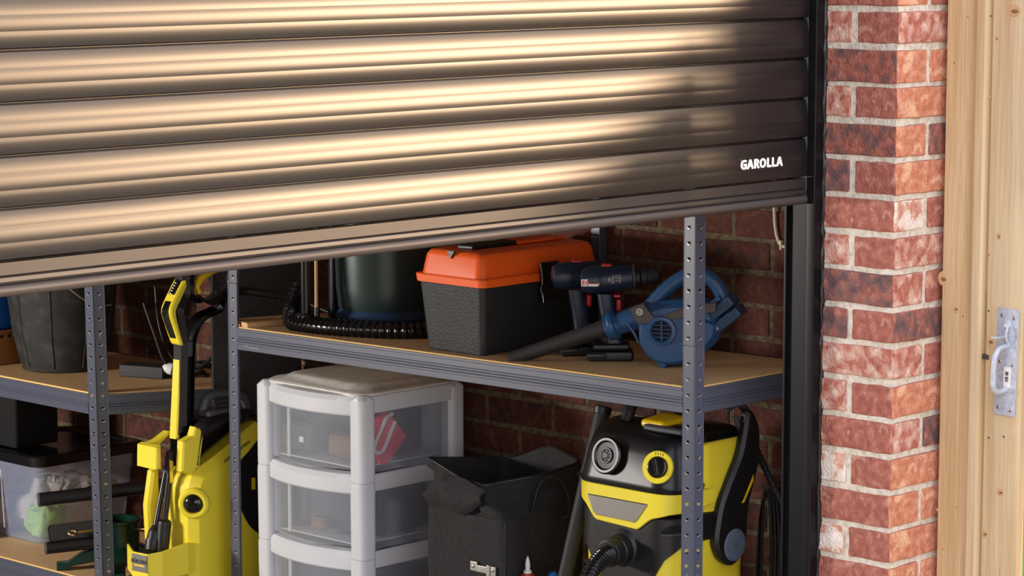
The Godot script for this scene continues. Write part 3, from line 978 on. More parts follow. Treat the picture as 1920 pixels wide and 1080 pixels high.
func build_blower() -> void:
	var o := thing("leaf_blower", "blue cordless blower with a long black nozzle lying on the shelf", "blower", Vector3(0.076, 0.899, -0.676), -1.0848)
	var s := 0.001
	var mm := func(p: Array) -> Array:
		var out := []
		for q in p:
			out.append([q[0] * s, q[1] * s])
		return out
	var body := MB.new()
	body.extr(smooth_poly(mm.call([[-60, 118], [-33, 137], [3, 148], [56, 152], [98, 146], [122, 120], [122, 73], [95, 40], [57, 14], [22, 5], [-14, 9], [-42, 31], [-55, 59], [-58, 90]]), 4), -0.085, 0.0, 0.016)
	part("housing", body, M.blue, o)
	part("rim", MB.new().extr(smooth_poly(mm.call([[-52, 60], [-40, 34], [-13, 13], [22, 9], [56, 18], [92, 43], [117, 75], [116, 105], [60, 118], [0, 112], [-46, 96]]), 4), -0.01, 0.006, 0.006), M.blue, o)
	var ring := MB.new()
	ring.lathe([[0.022, 0.0], [0.0315, 0.0], [0.0335, 0.004], [0.032, 0.0075], [0.0255, 0.0085], [0.0235, 0.006], [0.022, 0.004], [0.022, 0.0]], 32, Transform3D(Basis(Vector3(1, 0, 0), Vector3(0, 0, 1), Vector3(0, -1, 0)), Vector3(0, 0.083, 0.004)), 38.0, false)
	var vent := part("air_inlet", ring, M.blue, o)
	part("inlet_recess", MB.new().lathe([[0.0225, 0.0], [0.0225, 0.0012]], 28, Transform3D(Basis(Vector3(1, 0, 0), Vector3(0, 0, 1), Vector3(0, -1, 0)), Vector3(0, 0.083, 0.006))), M.hole, vent)
	var bars := MB.new()
	for k in 4:
		var y := -0.0135 + 0.009 * k
		bars.box(Vector3(2 * sqrt(0.022 * 0.022 - y * y), 0.0022, 0.003), Vector3(0, 0.083 + y, 0.0085), 0.0006)
	bars.box(Vector3(0.0028, 0.043, 0.003), Vector3(0.0, 0.083, 0.0085), 0.0006)
	part("grille", bars, M.blue, vent)
	part("band", MB.new().extr(mm.call([[-74, 130], [-43, 143], [-15, 110], [56, 139], [120, 151], [121, 131], [-21, 99], [-55, 97]]), -0.05, 0.008, 0.001), M.umber, o)
	var lg := MB.new()
	var lx := Transform3D(Basis(Vector3(1, 0, 0), Vector3(0, 0, 1), Vector3(0, -1, 0)), Vector3(-0.050, 0.124, 0.0085))
	lg.lathe([[0.0062, 0.0], [0.0074, 0.0], [0.0074, 0.0006], [0.0062, 0.0006], [0.0062, 0.0]], 24, lx, 38.0, false)
	lg.box(Vector3(0.0012, 0.0074, 0.0006), Vector3(-0.0522, 0.124, 0.0088))
	lg.box(Vector3(0.0012, 0.0074, 0.0006), Vector3(-0.0478, 0.124, 0.0088))
	lg.box(Vector3(0.0044, 0.0011, 0.0006), Vector3(-0.05, 0.124, 0.0088))
	part("logo", lg, M.white, o)
	var hp := smooth_path([Vector3(-0.040, 0.128, -0.04), Vector3(-0.006, 0.166, -0.04), Vector3(0.030, 0.194, -0.04), Vector3(0.068, 0.210, -0.04), Vector3(0.104, 0.192, -0.04), Vector3(0.124, 0.163, -0.04), Vector3(0.128, 0.135, -0.04)], 5)
	part("handle", MB.new().tube(hp, 0.0165, 14), M.blue, o)
	var bx := Transform3D(Basis(Vector3(0, 0, 1), 0.69), Vector3(0.128, 0.118, -0.04))
	var bat := part("battery", MB.new().box(Vector3(0.086, 0.026, 0.07), Vector3(0, 0.014, 0), 0.006, bx, 1).box(Vector3(0.082, 0.024, 0.074), Vector3(0.0, -0.014, 0), 0.005, bx, 1), M.blue_dark, o)
	var fins := MB.new()
	for k in 6:
		fins.box(Vector3(0.003, 0.013, 0.004), Vector3(-0.006 + 0.008 * k, -0.012, 0.038), 0.0008, bx)
	part("fins", fins, M.blue, bat)
	part("battery_label", MB.new().box(Vector3(0.018, 0.012, 0.001), Vector3(-0.028, -0.012, 0.0375), 0.0, bx), M.grey_light, bat)
	part("base_plate", MB.new().box(Vector3(0.07, 0.012, 0.06), Vector3(-0.01, 0.034, 0), 0.004, bx, 1), M.blue, o)
	var ax := Transform3D(oriented(Vector3(-0.112, 0.088, -0.04), Vector3(-0.94, -0.34, 0)))
	part("neck", MB.new().lathe([[0.028, -0.06], [0.026, -0.03], [0.024, -0.004], [0.025, 0.0], [0.0315, 0.004], [0.033, 0.010], [0.031, 0.015], [0.030, 0.019], [0.031, 0.022], [0.026, 0.026]], 26, ax), M.blue, o)
	var tb := MB.new().lathe([[0.020, 0.02], [0.0205, 0.045], [0.019, 0.047], [0.0185, 0.10], [0.0165, 0.20], [0.0155, 0.245], [0.0165, 0.25], [0.0165, 0.262], [0.013, 0.262], [0.012, 0.255]], 26, ax)
	part("nozzle", tb, M.black_soft, o)
	part("foot", MB.new().extr(mm.call([[-12, 17], [10, 18], [9, 4], [3, -2], [-5, -2], [-8, 3]]), -0.06, 0.0, 0.003), M.blue, o)
	part("guard_edge", MB.new().tube(smooth_path([Vector3(-0.082, 0.094, -0.012), Vector3(-0.066, 0.072, -0.012), Vector3(-0.056, 0.052, -0.012)], 4), 0.003, 8), M.blue, o)

func make_drill(label: String, at: Vector3, turn: float) -> Node3D:
	var o := thing("cordless_drill", label, "drill", at, turn, "cordless drills on the shelf")
	var ax := Transform3D(oriented(Vector3(-0.062, 0.180, 0), Vector3(0.995, 0.06, 0)))
	part("motor_housing", MB.new().lathe([[0.012, -0.004], [0.024, 0.0], [0.0295, 0.012], [0.031, 0.03], [0.030, 0.07], [0.028, 0.10], [0.026, 0.112]], 26, ax), M.drill_blue, o)
	part("gear_case", MB.new().lathe([[0.026, 0.112], [0.029, 0.114], [0.029, 0.119], [0.0265, 0.121], [0.0265, 0.127], [0.021, 0.132]], 26, ax), M.black, o)
	part("torque_ring", MB.new().lathe([[0.0285, 0.1135], [0.0305, 0.1145], [0.0305, 0.1165], [0.0285, 0.1175]], 12, ax, 10.0), M.grey_dark, o)
	part("chuck", MB.new().lathe([[0.021, 0.13], [0.0215, 0.145], [0.019, 0.147], [0.019, 0.152], [0.0205, 0.154], [0.017, 0.17], [0.009, 0.176]], 22, ax), M.black_soft, o)
	var hp := []
	for q in [[0.150, -0.010, 0.038, 0.034], [0.13, -0.008, 0.036, 0.032], [0.095, 0.0, 0.038, 0.032], [0.06, 0.006, 0.040, 0.033], [0.036, 0.010, 0.048, 0.036]]:
		hp.append(rrect(q[2], q[3], 0.014, q[0], 4, q[1], 0.0))
	part("grip", MB.new().loft(hp), M.drill_blue, o)
	part("battery", MB.new().box(Vector3(0.102, 0.024, 0.064), Vector3(0.002, 0.012, 0), 0.007, Transform3D.IDENTITY, 1).box(Vector3(0.085, 0.016, 0.058), Vector3(0.002, 0.032, 0), 0.006, Transform3D.IDENTITY, 1).box(Vector3(0.044, 0.012, 0.02), Vector3(-0.03, 0.014, 0.027), 0.003), M.black, o)
	part("trigger", MB.new().box(Vector3(0.012, 0.028, 0.016), Vector3(0.020, 0.124, 0), 0.004, Transform3D.IDENTITY, 1), M.red, o)
	part("direction_switch", MB.new().box(Vector3(0.014, 0.006, 0.046), Vector3(0.016, 0.147, 0), 0.002), M.red, o)
	part("speed_switch", MB.new().box(Vector3(0.022, 0.006, 0.018), Vector3(-0.008, 0.2145, 0), 0.002), M.red, o)
	var slots := MB.new()
	for k in 5:
		slots.tube([Vector3(-0.028, 0.190 - 0.006 * k, 0.0298), Vector3(-0.018, 0.191 - 0.006 * k, 0.0303)], 0.0013, 6)
	part("vent_slots", slots, M.hole, o)
	return o

func curved_label(x0: float, x1: float, a0: float, a1: float, r: float, xf: Transform3D, th := 0.0006) -> MB:
	# a strip laid round a cylinder that runs along the frame's Y
	var g := []
	for i in 7:
		var a := lerpf(a0, a1, i / 6.0)
		var row := []
		for j in 2:
			row.append(xf * Vector3(r * cos(a), x0 if j == 0 else x1, r * sin(a)))
		g.append(row)
	return MB.new().sheet(g, th)

func build_drills() -> void:
	var o := make_drill("dark blue cordless drill with a white sticker, between the other drill and the blower", Vector3(0.094, y_board(-0.848), -0.848), -0.8066)
	var st := part("sticker", MB.new().box(Vector3(0.040, 0.0155, 0.001), Vector3(-0.043, 0.178, 0.0315), 0.0), M.white, o)
	st.rotation.y = -0.06
	part("sticker_text", words("EC", 0.011, 0.0004, "Droid Sans", 700), M.red, st, Vector3(-0.0535, 0.1775, 0.0322))
	var ln := MB.new()
	for k in 2:
		ln.box(Vector3(0.018, 0.0014, 0.0004), Vector3(-0.034, 0.180 - 0.004 * k, 0.0322))
	part("sticker_lines", ln, M.red, st)
	var pr := MB.new()
	var rng := RandomNumberGenerator.new()
	rng.seed = 12
	for r in 5:
		for c in 4:
			if rng.randf() < 0.75:
				pr.box(Vector3(0.004 + 0.003 * rng.randf(), 0.0011, 0.0004), Vector3(-0.002 + 0.0075 * c, 0.194 - 0.004 * r + 0.0004 * c, 0.0306))
	part("rating_print", pr, M.grey_light, o)
	var p := make_drill("dark blue cordless drill standing behind the other one, close to the toolbox", Vector3(0.112, y_board(-0.955), -0.955), -0.62)
	p.set_meta("label", "dark blue cordless drill standing between the toolbox and the drill with the sticker")

func build_bin() -> void:
	# the dark canister vacuum behind, its hose round its foot
	var c := Vector3(0.17, y_board(-1.65), -1.655)
	var o := thing("canister_vacuum", "dark green canister vacuum drum half hidden by the door, left of the toolbox", "vacuum cleaner", c)
	part("drum", MB.new().lathe([[0.118, 0.045], [0.122, 0.05], [0.128, 0.10], [0.135, 0.30], [0.136, 0.36], [0.12, 0.38]], 48), M.drum, o)
	part("base", MB.new().lathe([[0.115, 0.0], [0.13, 0.004], [0.132, 0.03], [0.118, 0.05]], 40), M.blue_dark, o)
	part("frame_upright", MB.new().box(Vector3(0.03, 0.36, 0.02), Vector3(-0.105, 0.19, -0.075), 0.004), M.black_gloss, o)
	var h := thing("vacuum_hose", "black corrugated hose curled round the foot of the dark drum", "hose", Vector3(0, 0.0, 0))
	var path := smooth_path([Vector3(0.015, 0.99, -1.80), Vector3(-0.01, 0.935, -1.80), Vector3(-0.037, 0.906, -1.77), Vector3(-0.042, 0.904, -1.70), Vector3(-0.035, 0.905, -1.62), Vector3(-0.01, 0.9065, -1.53), Vector3(0.03, 0.908, -1.45), Vector3(0.10, 0.909, -1.41), Vector3(0.18, 0.909, -1.41), Vector3(0.26, 0.909, -1.45)], 30)
	var rad := []
	for i in path.size():
		rad.append([0.0205, 0.0222, 0.0222, 0.0205, 0.0178, 0.0178][i % 6])
	part("hose", MB.new().tube(path, rad, 16, Transform3D.IDENTITY, 30.0), M.black_gloss, h)
	var s := thing("broom_handle", "thin pale wooden stick leaning left of the dark drum", "stick", Vector3(-0.022, y_board(-1.70), -1.70))
	part("stick", MB.new().tube([Vector3(0.0, 0.055, 0.0), Vector3(0.012, 0.38, -0.012)], 0.0042, 8), M.wood, s)
	part("ferrule", MB.new().tube([Vector3(0.0, 0.0, 0.0), Vector3(0.002, 0.06, 0.0)], 0.0075, 10), M.black, s)
	var t := thing("suction_pipe", "black plastic vacuum pipe upright left of the pale stick", "pipe", Vector3(-0.03, y_board(-1.73), -1.73))
	part("pipe", MB.new().lathe([[0.012, 0.04], [0.0125, 0.1], [0.0125, 0.4]], 18), M.black_gloss, t)
	part("floor_nozzle", MB.new().box(Vector3(0.05, 0.045, 0.05), Vector3(0.005, 0.0225, 0), 0.012, Transform3D.IDENTITY, 2), M.black, t)
	var pl := thing("chipboard_offcut", "loose chipboard offcut lying at the far end of the shelf", "board", Vector3(0.02, y_board(-1.89) + 0.0, -1.895))
	part("board", MB.new().box(Vector3(0.2, 0.012, 0.09), Vector3(0.0, 0.006, 0.0), 0.0008), M.chipboard, pl)
	pl.rotation.y = -0.28
	var up := thing("wall_upright", "dark steel upright against the brick wall behind the toolbox", "upright", Vector3(XW - 0.004, 0.905, -1.135))
	part("web", MB.new().box(Vector3(0.006, 0.85, 0.045), Vector3(-0.003, 0.425, 0), 0.001), M.steel, up)
	part("lip", MB.new().box(Vector3(0.025, 0.85, 0.003), Vector3(-0.0125, 0.425, 0.021), 0.001), M.steel, up)

func build_cable() -> void:
	var o := thing("wall_cable", "cream electric cable clipped to the inside brick wall by the door guide", "cable", Vector3(0.374, 1.15, -0.605))
	part("cable", MB.new().tube(smooth_path([Vector3(0, 0.25, 0.0), Vector3(0, 0.085, 0.0), Vector3(0, 0.045, 0.003), Vector3(0, 0.018, 0.010), Vector3(0, 0.003, 0.022), Vector3(0, 0.0, 0.045), Vector3(0, -0.001, 0.09)], 5), 0.0038, 10), M.cream, o)
	part("clip", MB.new().box(Vector3(0.006, 0.022, 0.006), Vector3(-0.002, 0.004, 0.021), 0.002).tube([Vector3(-0.006, 0.012, 0.021), Vector3(0.004, 0.012, 0.021)], 0.003, 8), M.cream, o)

# ---------------------------------------------------------------- under the long shelf
func build_tower() -> void:
	var W := 0.386
	var D := 0.348
	var o := thing("drawer_tower", "frosted white plastic drawer tower standing under the shelf", "drawer tower", Vector3(-0.07, 0.2, -1.489))
	# x runs back from the front, z runs left along it (negative)
	var pr := 0.024
	for q in [[0.0, 0.0], [0.0, -W], [D, 0.0], [D, -W]]:
		var cx: float = q[0] + (pr if q[0] == 0.0 else -pr)
		var cz: float = q[1] + (pr if q[1] < 0.0 else -pr)
		var m := MB.new()
		for k in 3:
			var y0 := -0.03 + 0.187 * k + 0.0
			var y1 := y0 + 0.187 if k < 2 else 0.555
			var rings := []
			for e in [[y0, 0.0], [y0 + 0.002, 0.0012], [y1 - 0.012, 0.0012 + (0.0008 if k < 2 else 0.0)], [y1 - 0.001, 0.001 if k < 2 else -0.008], [y1, -0.002 if k < 2 else -0.016]]:
				rings.append(rrect(2 * pr + 2 * e[1], 2 * pr + 2 * e[1], 0.016, max(e[0], 0.0), 4, cx, cz))
			m.loft(rings)
		part("corner_post", m, M.frost_solid, o)
	var n := 14
	var bow := func(t: float, b: float) -> float: return -b * (1.0 - pow(2.0 * t - 1.0, 2.0))
	# frames between the tiers: a bowed front bar and straight sides
	for k in 3:
		var y1 := 0.5 if k == 2 else 0.187 * k + 0.18
		y1 = [0.175, 0.363, 0.553][k]
		var hgt: float = [0.05, 0.05, 0.05][k]
		var g := []
		for i in n + 1:
			var t := float(i) / n
			var z := -0.040 - (W - 0.08) * t
			var x: float = 0.012 + bow.call(t, 0.03)
			var ring := PackedVector3Array()
			for e in [[0.0, -hgt], [-0.004, -hgt + 0.004], [-0.004, -0.014], [0.004, -0.003], [0.016, 0.0], [0.03, 0.0], [0.03, -0.004], [0.01, -0.012], [0.004, -hgt]]:
				ring.append(Vector3(x + e[0], y1 + e[1], z))
			g.append(ring)
		part("front_bar", MB.new().loft(g, Transform3D.IDENTITY, 35.0), M.frost_solid, o)
		for s in [0.0, -W]:
			var zz: float = s + (-0.010 if s == 0.0 else 0.010)
			part("side_bar", MB.new().box(Vector3(D - 0.08, 0.042, 0.012), Vector3(D / 2, y1 - 0.022, zz), 0.004), M.frost_solid, o)
		part("back_bar", MB.new().box(Vector3(0.012, 0.042, W - 0.08), Vector3(D - 0.012, y1 - 0.022, -W / 2), 0.004), M.frost_solid, o)
	# side and back sheets
	for k in 3:
		var y0: float = [0.0, 0.177, 0.365][k]
		var y1: float = [0.138, 0.325, 0.514][k]
		for s in [0.0, -W]:
			part("side_panel", MB.new().box(Vector3(D - 0.09, y1 - y0, 0.0018), Vector3(D / 2, (y0 + y1) / 2, s + (-0.012 if s == 0.0 else 0.012))), M.frost if s == 0.0 else M.frost_solid, o)
		part("back_panel", MB.new().box(Vector3(0.002, y1 - y0, W - 0.09), Vector3(D - 0.014, (y0 + y1) / 2, -W / 2)), M.frost_solid, o)
		# the drawer: bowed front sheet with a dip in its lower edge, sides and floor
		var rows := []
		for j in 3:
			var row := []
			for i in n + 1:
				var t := float(i) / n
				var lo := y0 + 0.006 - 0.006 * exp(-pow((t - 0.5) * 6.0, 2.0))
				row.append(Vector3(0.016 + bow.call(t, 0.026), lerpf(lo, y1 + 0.004, j / 2.0), -0.044 - (W - 0.088) * t))
			rows.append(row)
		var dr := part("drawer", MB.new().box(Vector3(D - 0.06, 0.003, W - 0.1), Vector3(D / 2, y0 + 0.008, -W / 2)), M.frost_solid, o)
		part("drawer_front", MB.new().sheet(rows, 0.002), M.frost, dr)
		part("drawer_side", MB.new().box(Vector3(0.004, y1 - y0 - 0.01, 0.010), Vector3(0.03, (y0 + y1) / 2, -0.295)), M.frost_solid, dr)
	# lid with a raised middle
	var lid := []
	for e in [[0.548, 0.0], [0.556, 0.0], [0.560, -0.012], [0.561, -0.05], [0.570, -0.075], [0.573, -0.10], [0.574, -0.16]]:
		lid.append(rrect(D - 0.02 + e[1], W - 0.02 + e[1], 0.05, e[0], 6, D / 2, -W / 2))
	part("lid", MB.new().loft(lid), M.frost_lid, o)
	# what lies in the drawers
	var base := Vector3(-0.07, 0.2, -1.489)
	var c1 := thing("red_case", "red plastic case with a clear hand grip seen through the top drawer's side", "case", base + Vector3(0.155, 0.385, -0.05))
	var rc := part("shell", MB.new().box(Vector3(0.10, 0.10, 0.03), Vector3(0.0, 0.055, 0), 0.01, Transform3D(Basis(Vector3(0, 0, 1), 0.75), Vector3(0.0, 0.01, 0)), 1), M.red_bright, c1)
	part("grip", MB.new().tube(smooth_path([Vector3(-0.02, 0.11, 0.012), Vector3(-0.045, 0.10, 0.016), Vector3(-0.085, 0.035, 0.016), Vector3(-0.07, 0.02, 0.016), Vector3(-0.05, 0.03, 0.016), Vector3(-0.015, 0.09, 0.016)], 5), 0.005, 8), M.white, c1)
	var tl := [["black_tool", "black tool lying at the left in the top drawer", Vector3(0.06, 0.385, -0.27), Vector3(0.06, 0.07, 0.12), M.slate], ["tan_box", "tan box in the middle of the top drawer", Vector3(0.07, 0.385, -0.13), Vector3(0.05, 0.05, 0.09), M.tan_dark], ["grey_pouch", "dark grey pouch filling the top drawer behind the other things", Vector3(0.2, 0.385, -0.21), Vector3(0.16, 0.11, 0.26), M.slate], ["grey_pouch", "dark grey pouch in the middle drawer", Vector3(0.17, 0.197, -0.19), Vector3(0.2, 0.11, 0.28), M.slate], ["tan_box", "small tan box at the front of the middle drawer", Vector3(0.045, 0.197, -0.2), Vector3(0.03, 0.03, 0.05), M.tan_dark], ["grey_pouch", "dark grey pouch in the lowest visible drawer", Vector3(0.17, 0.012, -0.19), Vector3(0.2, 0.11, 0.28), M.slate]]
	for q in tl:
		var it := thing(q[0], q[1], "box" if q[0] == "tan_box" else "pouch" if q[0] == "grey_pouch" else "tool", base + q[2], 0.0, "things in the frosted drawers")
		var z: Vector3 = q[3]
		part("body", MB.new().box(z, Vector3(0, z.y / 2, 0), 0.012, Transform3D.IDENTITY, 1), q[4], it)
		part("flap", MB.new().box(Vector3(z.x * 0.9, 0.006, z.z * 0.9), Vector3(0, z.y + 0.001, 0), 0.0025), q[4], it)
	var tg := thing("white_tag", "small white tag against the front of the top drawer", "tag", base + Vector3(0.008, 0.424, -0.225))
	part("tag", MB.new().box(Vector3(0.002, 0.014, 0.016), Vector3.ZERO, 0.0005), M.white, tg)

func build_bag() -> void:
	var o := thing("tool_bag", "open black fabric tool bag slumped between the drawer tower and the vacuum", "bag", Vector3(-0.05, 0.2, -1.035))
	var n := FastNoiseLite.new()
	n.seed = 3
	n.frequency = 9.0
	n.fractal_octaves = 3
	var W := 0.262   # along x
	var D := 0.255   # along -z
	var N := 80
	var per := func(i: int, grow: float) -> Vector2:
		# walks round the plan from the near corner along the left face, the back, and the right face
		var r := rrect(W + grow, D + grow, 0.018, 0.0, 5, W / 2, -D / 2)
		var tot := 0.0
		var L := []
		for k in r.size():
			L.append(r[k].distance_to(r[(k + 1) % r.size()]))
			tot += L[k]
		var s := tot * i / N
		for k in r.size():
			if s <= L[k]:
				var p := r[k].lerp(r[(k + 1) % r.size()], s / L[k])
				return Vector2(p.x, p.z)
			s -= L[k]
		return Vector2(r[0].x, r[0].z)
	var rim_h := func(p: Vector2) -> float:
		# the mouth: low and folded at the front left, high at the back right
		var u := clampf(p.x / W, 0, 1)
		var v := clampf(-p.y / D, 0, 1)
		return 0.398 + 0.022 * u * (1.0 - v) + 0.028 * (1.0 - u) * v - 0.012 * u * v + 0.034 * u * exp(-pow((v - 0.42) * 3.2, 2.0)) + 0.012 * v - 0.012 * exp(-pow((v - 0.55) * 3.2, 2.0)) * (1.0 - u)
	var body := []
	for e in [[0.0, -0.01], [0.004, 0.0], [0.1, 0.004], [0.2, 0.006], [0.29, 0.004], [0.318, 0.0], [0.322, -0.004]]:
		var ring := PackedVector3Array()
		for i in N:
			var p: Vector2 = per.call(i, e[1])
			var k: float = 0.006 * n.get_noise_3d(p.x, e[0] * 0.7, p.y) * (1.0 if e[0] > 0.02 else 0.0)
			ring.append(Vector3(p.x + k, e[0] + 0.004 * n.get_noise_2d(p.x * 2.0, p.y * 2.0) * (1.0 if e[0] > 0.28 else 0.0), p.y + k))
		body.append(ring)
	part("body", MB.new().loft(body, Transform3D.IDENTITY, 50.0), M.cloth_black, o)
	var neck := []
	var steps := [[0.0, -0.006, 1.0], [0.12, 0.002, 1.0], [0.3, 0.010, 1.0], [0.5, 0.0, 1.0], [0.7, -0.006, 1.0], [0.86, 0.004, 1.0], [0.96, 0.002, 1.0], [1.0, -0.006, 1.0], [0.97, -0.018, 1.0], [0.7, -0.024, 1.0], [0.2, -0.03, 1.0], [-0.4, -0.04, 1.0]]
	for e in steps:
		var ring := PackedVector3Array()
		for i in N:
			var p: Vector2 = per.call(i, e[1])
			var top: float = rim_h.call(p)
			var y: float = 0.316 + (top - 0.316) * e[0]
			var v := clampf(-p.y / D, 0, 1)
			var front := 1.0 if p.x < 0.02 else 0.35
			var amp: float = 0.013 * sin(clampf(e[0], 0, 1) * PI)
			var k: float = amp * front * n.get_noise_3d(p.x * 1.6, y * 2.4, p.y * 1.6) * 2.0
			# a deep fold where the left face caves in, and a lean towards the left front
			var fold: float = -0.022 * exp(-pow((v - 0.42) * 9.0, 2.0)) * sin(clampf(e[0], 0, 1) * PI * 1.2) * (1.0 if p.x < 0.03 else 0.0)
			var slump: float = exp(-(pow(p.x / 0.10, 2.0) + pow(p.y / 0.12, 2.0))) * clampf(e[0], 0, 1)
			ring.append(Vector3(p.x + k * 0.9 - fold + 0.012 * slump, y + 0.5 * k - 0.006 * slump, p.y + k * 0.6 - 0.075 * slump))
		neck.append(ring)
	part("collar", MB.new().loft(neck, Transform3D.IDENTITY, 55.0), M.cloth_black, o)
	var zp := []
	for i in N + 1:
		var p: Vector2 = per.call(i % N, 0.002)
		var slump: float = exp(-(pow(p.x / 0.10, 2.0) + pow(p.y / 0.12, 2.0)))
		zp.append(Vector3(p.x + 0.012 * slump, rim_h.call(p) - 0.002 - 0.006 * slump, p.y - 0.075 * slump))
	var zrad := []
	for i in zp.size():
		zrad.append(0.0022)
	part("zip", MB.new().tube(zp, zrad, 6), M.black, o)
	var strap := smooth_path([Vector3(0.085, 0.33, 0.006), Vector3(0.098, 0.39, 0.016), Vector3(0.12, 0.408, 0.026), Vector3(0.15, 0.395, 0.034), Vector3(0.175, 0.35, 0.034), Vector3(0.185, 0.312, 0.022), Vector3(0.175, 0.305, 0.010)], 5)
	var sg := []
	for q in strap:
		sg.append([q + Vector3(-0.010, 0.002, 0.008), q + Vector3(0.012, -0.002, -0.008)])
	part("carry_strap", MB.new().sheet(sg, 0.004), M.cloth_black, o)
	var ear := []
	for a in 9:
		var row := []
		var t := a / 8.0
		for b in 7:
			var q := b / 6.0
			row.append(Vector3(-0.002 - 0.020 * sin(q * 2.6) - 0.006 * sin(t * 7.0) * q, 0.402 - 0.075 * q * (0.55 + 0.45 * sin(PI * t)) - 0.010 * t + 0.006 * sin(t * 5.0 + q * 3.0), -0.185 + 0.125 * t - 0.02 * q * (1.0 - t)))
		ear.append(row)
	part("folded_flap", MB.new().sheet(ear, 0.004), M.cloth_black, o)
	part("pull_tab", MB.new().box(Vector3(0.004, 0.026, 0.02), Vector3(-0.012, 0.315, -0.115), 0.001, Transform3D(Basis(Vector3(1, 0, 0), 0.7), Vector3(0, 0.08, 0.2))), M.cloth_black, o)
	var seam := MB.new()
	seam.tube([Vector3(0.003, 0.01, -0.003), Vector3(0.001, 0.16, -0.001), Vector3(0.004, 0.318, -0.004)], 0.004, 8)
	part("piping", seam, M.cloth_black, o)
	var br := MB.new()
	br.box(Vector3(0.004, 0.022, 0.022), Vector3(-0.006, 0.203, -0.094), 0.001)
	br.box(Vector3(0.006, 0.016, 0.038), Vector3(-0.006, 0.2, -0.065), 0.001)
	br.box(Vector3(0.007, 0.026, 0.010), Vector3(-0.008, 0.2, -0.045), 0.001)
	br.box(Vector3(0.004, 0.022, 0.018), Vector3(-0.006, 0.2, -0.033), 0.001)
	for z in [-0.095, -0.032]:
		br.lathe([[0.004, 0.0], [0.004, 0.002], [0.002, 0.003]], 10, oriented(Vector3(-0.008, 0.203, z), Vector3(-1, 0, 0)))
	part("clasp", br, M.bare, o)
	var b := thing("glue_bottle", "red-brown glue bottle with a pale nozzle in the bag's side pocket", "bottle", Vector3(0.0, 0.30, -1.012))
	part("bottle", MB.new().lathe([[0.012, 0.0], [0.0165, 0.004], [0.0165, 0.09], [0.015, 0.095], [0.008, 0.097]], 18), M.rust, b)
	part("nozzle", MB.new().lathe([[0.0095, 0.094], [0.0095, 0.102], [0.0055, 0.104], [0.006, 0.118], [0.003, 0.132], [0.002, 0.134]], 14), M.white, b)
	part("tip", MB.new().lathe([[0.0027, 0.1325], [0.0016, 0.1365]], 10), M.orange_tip, b)
	var k := thing("blue_strap", "small bright blue strap end beside the glue bottle", "strap", Vector3(0.065, 0.30, -1.008))
	part("strap", MB.new().tube(smooth_path([Vector3(0, 0.0, 0), Vector3(0.002, 0.05, 0), Vector3(0.004, 0.076, 0.002), Vector3(0.014, 0.082, 0.004), Vector3(0.02, 0.07, 0.004)], 4), 0.007, 8), M.blue_bright, k)
	part("pocket", MB.new().box(Vector3(0.12, 0.17, 0.004), Vector3(0.045, 0.095, 0.046), 0.001), M.cloth_black, o)

func wall_pos(s: float, y: float, off: float, w: float, r: float) -> Vector3:
	# a point on the side of an upright block with rounded corners: s = 0 in the middle of the face towards -x, positive towards +z
	var h := w / 2 - r
	var q := r * PI / 2
	var sg := 1.0 if s >= 0 else -1.0
	var a := absf(s)
	if a <= h:
		return Vector3(-w / 2 - off, y, s)
	a -= h
	if a <= q:
		var t := a / r
		return Vector3(-h - (r + off) * cos(t), y, sg * (h + (r + off) * sin(t)))
	a -= q
	return Vector3(-h + a, y, sg * (w / 2 + off))

func at_s(line: Array, s: float) -> float:
	for i in line.size() - 1:
		if s <= line[i + 1][0]:
			var t := clampf((s - line[i][0]) / (line[i + 1][0] - line[i][0]), 0, 1)
			return lerpf(line[i][1], line[i + 1][1], t)
	return line[line.size() - 1][1]

func wrap_strip(lo: Array, hi: Array, s0: float, s1: float, n: int, off0: float, off1: float, w: float, r: float, lean := 0.0) -> MB:
	# a curved patch round the block between two outlines given as [s, y]
	var rings := []
	for i in n + 1:
		var s := lerpf(s0, s1, float(i) / n)
		var a := at_s(lo, s)
		var b := at_s(hi, s)
		var ring := PackedVector3Array()
		for e in [[a, off0], [a, off1 - 0.002], [a + 0.002, off1], [b - 0.002, off1], [b, off1 - 0.002], [b, off0]]:
			ring.append(wall_pos(s, e[0], e[1], w, r))
		rings.append(ring)
	return MB.new().loft(rings, Transform3D.IDENTITY, 40.0)

func disc_frame(s: float, y: float, off: float, w: float, r: float, tilt := 0.0) -> Transform3D:
	var p := wall_pos(s, y, off, w, r)
	var nn := (wall_pos(s, y, off + 0.01, w, r) - p).normalized()
	nn = (nn + Vector3.UP * tilt).normalized()
	return oriented(p, nn, Vector3.UP)

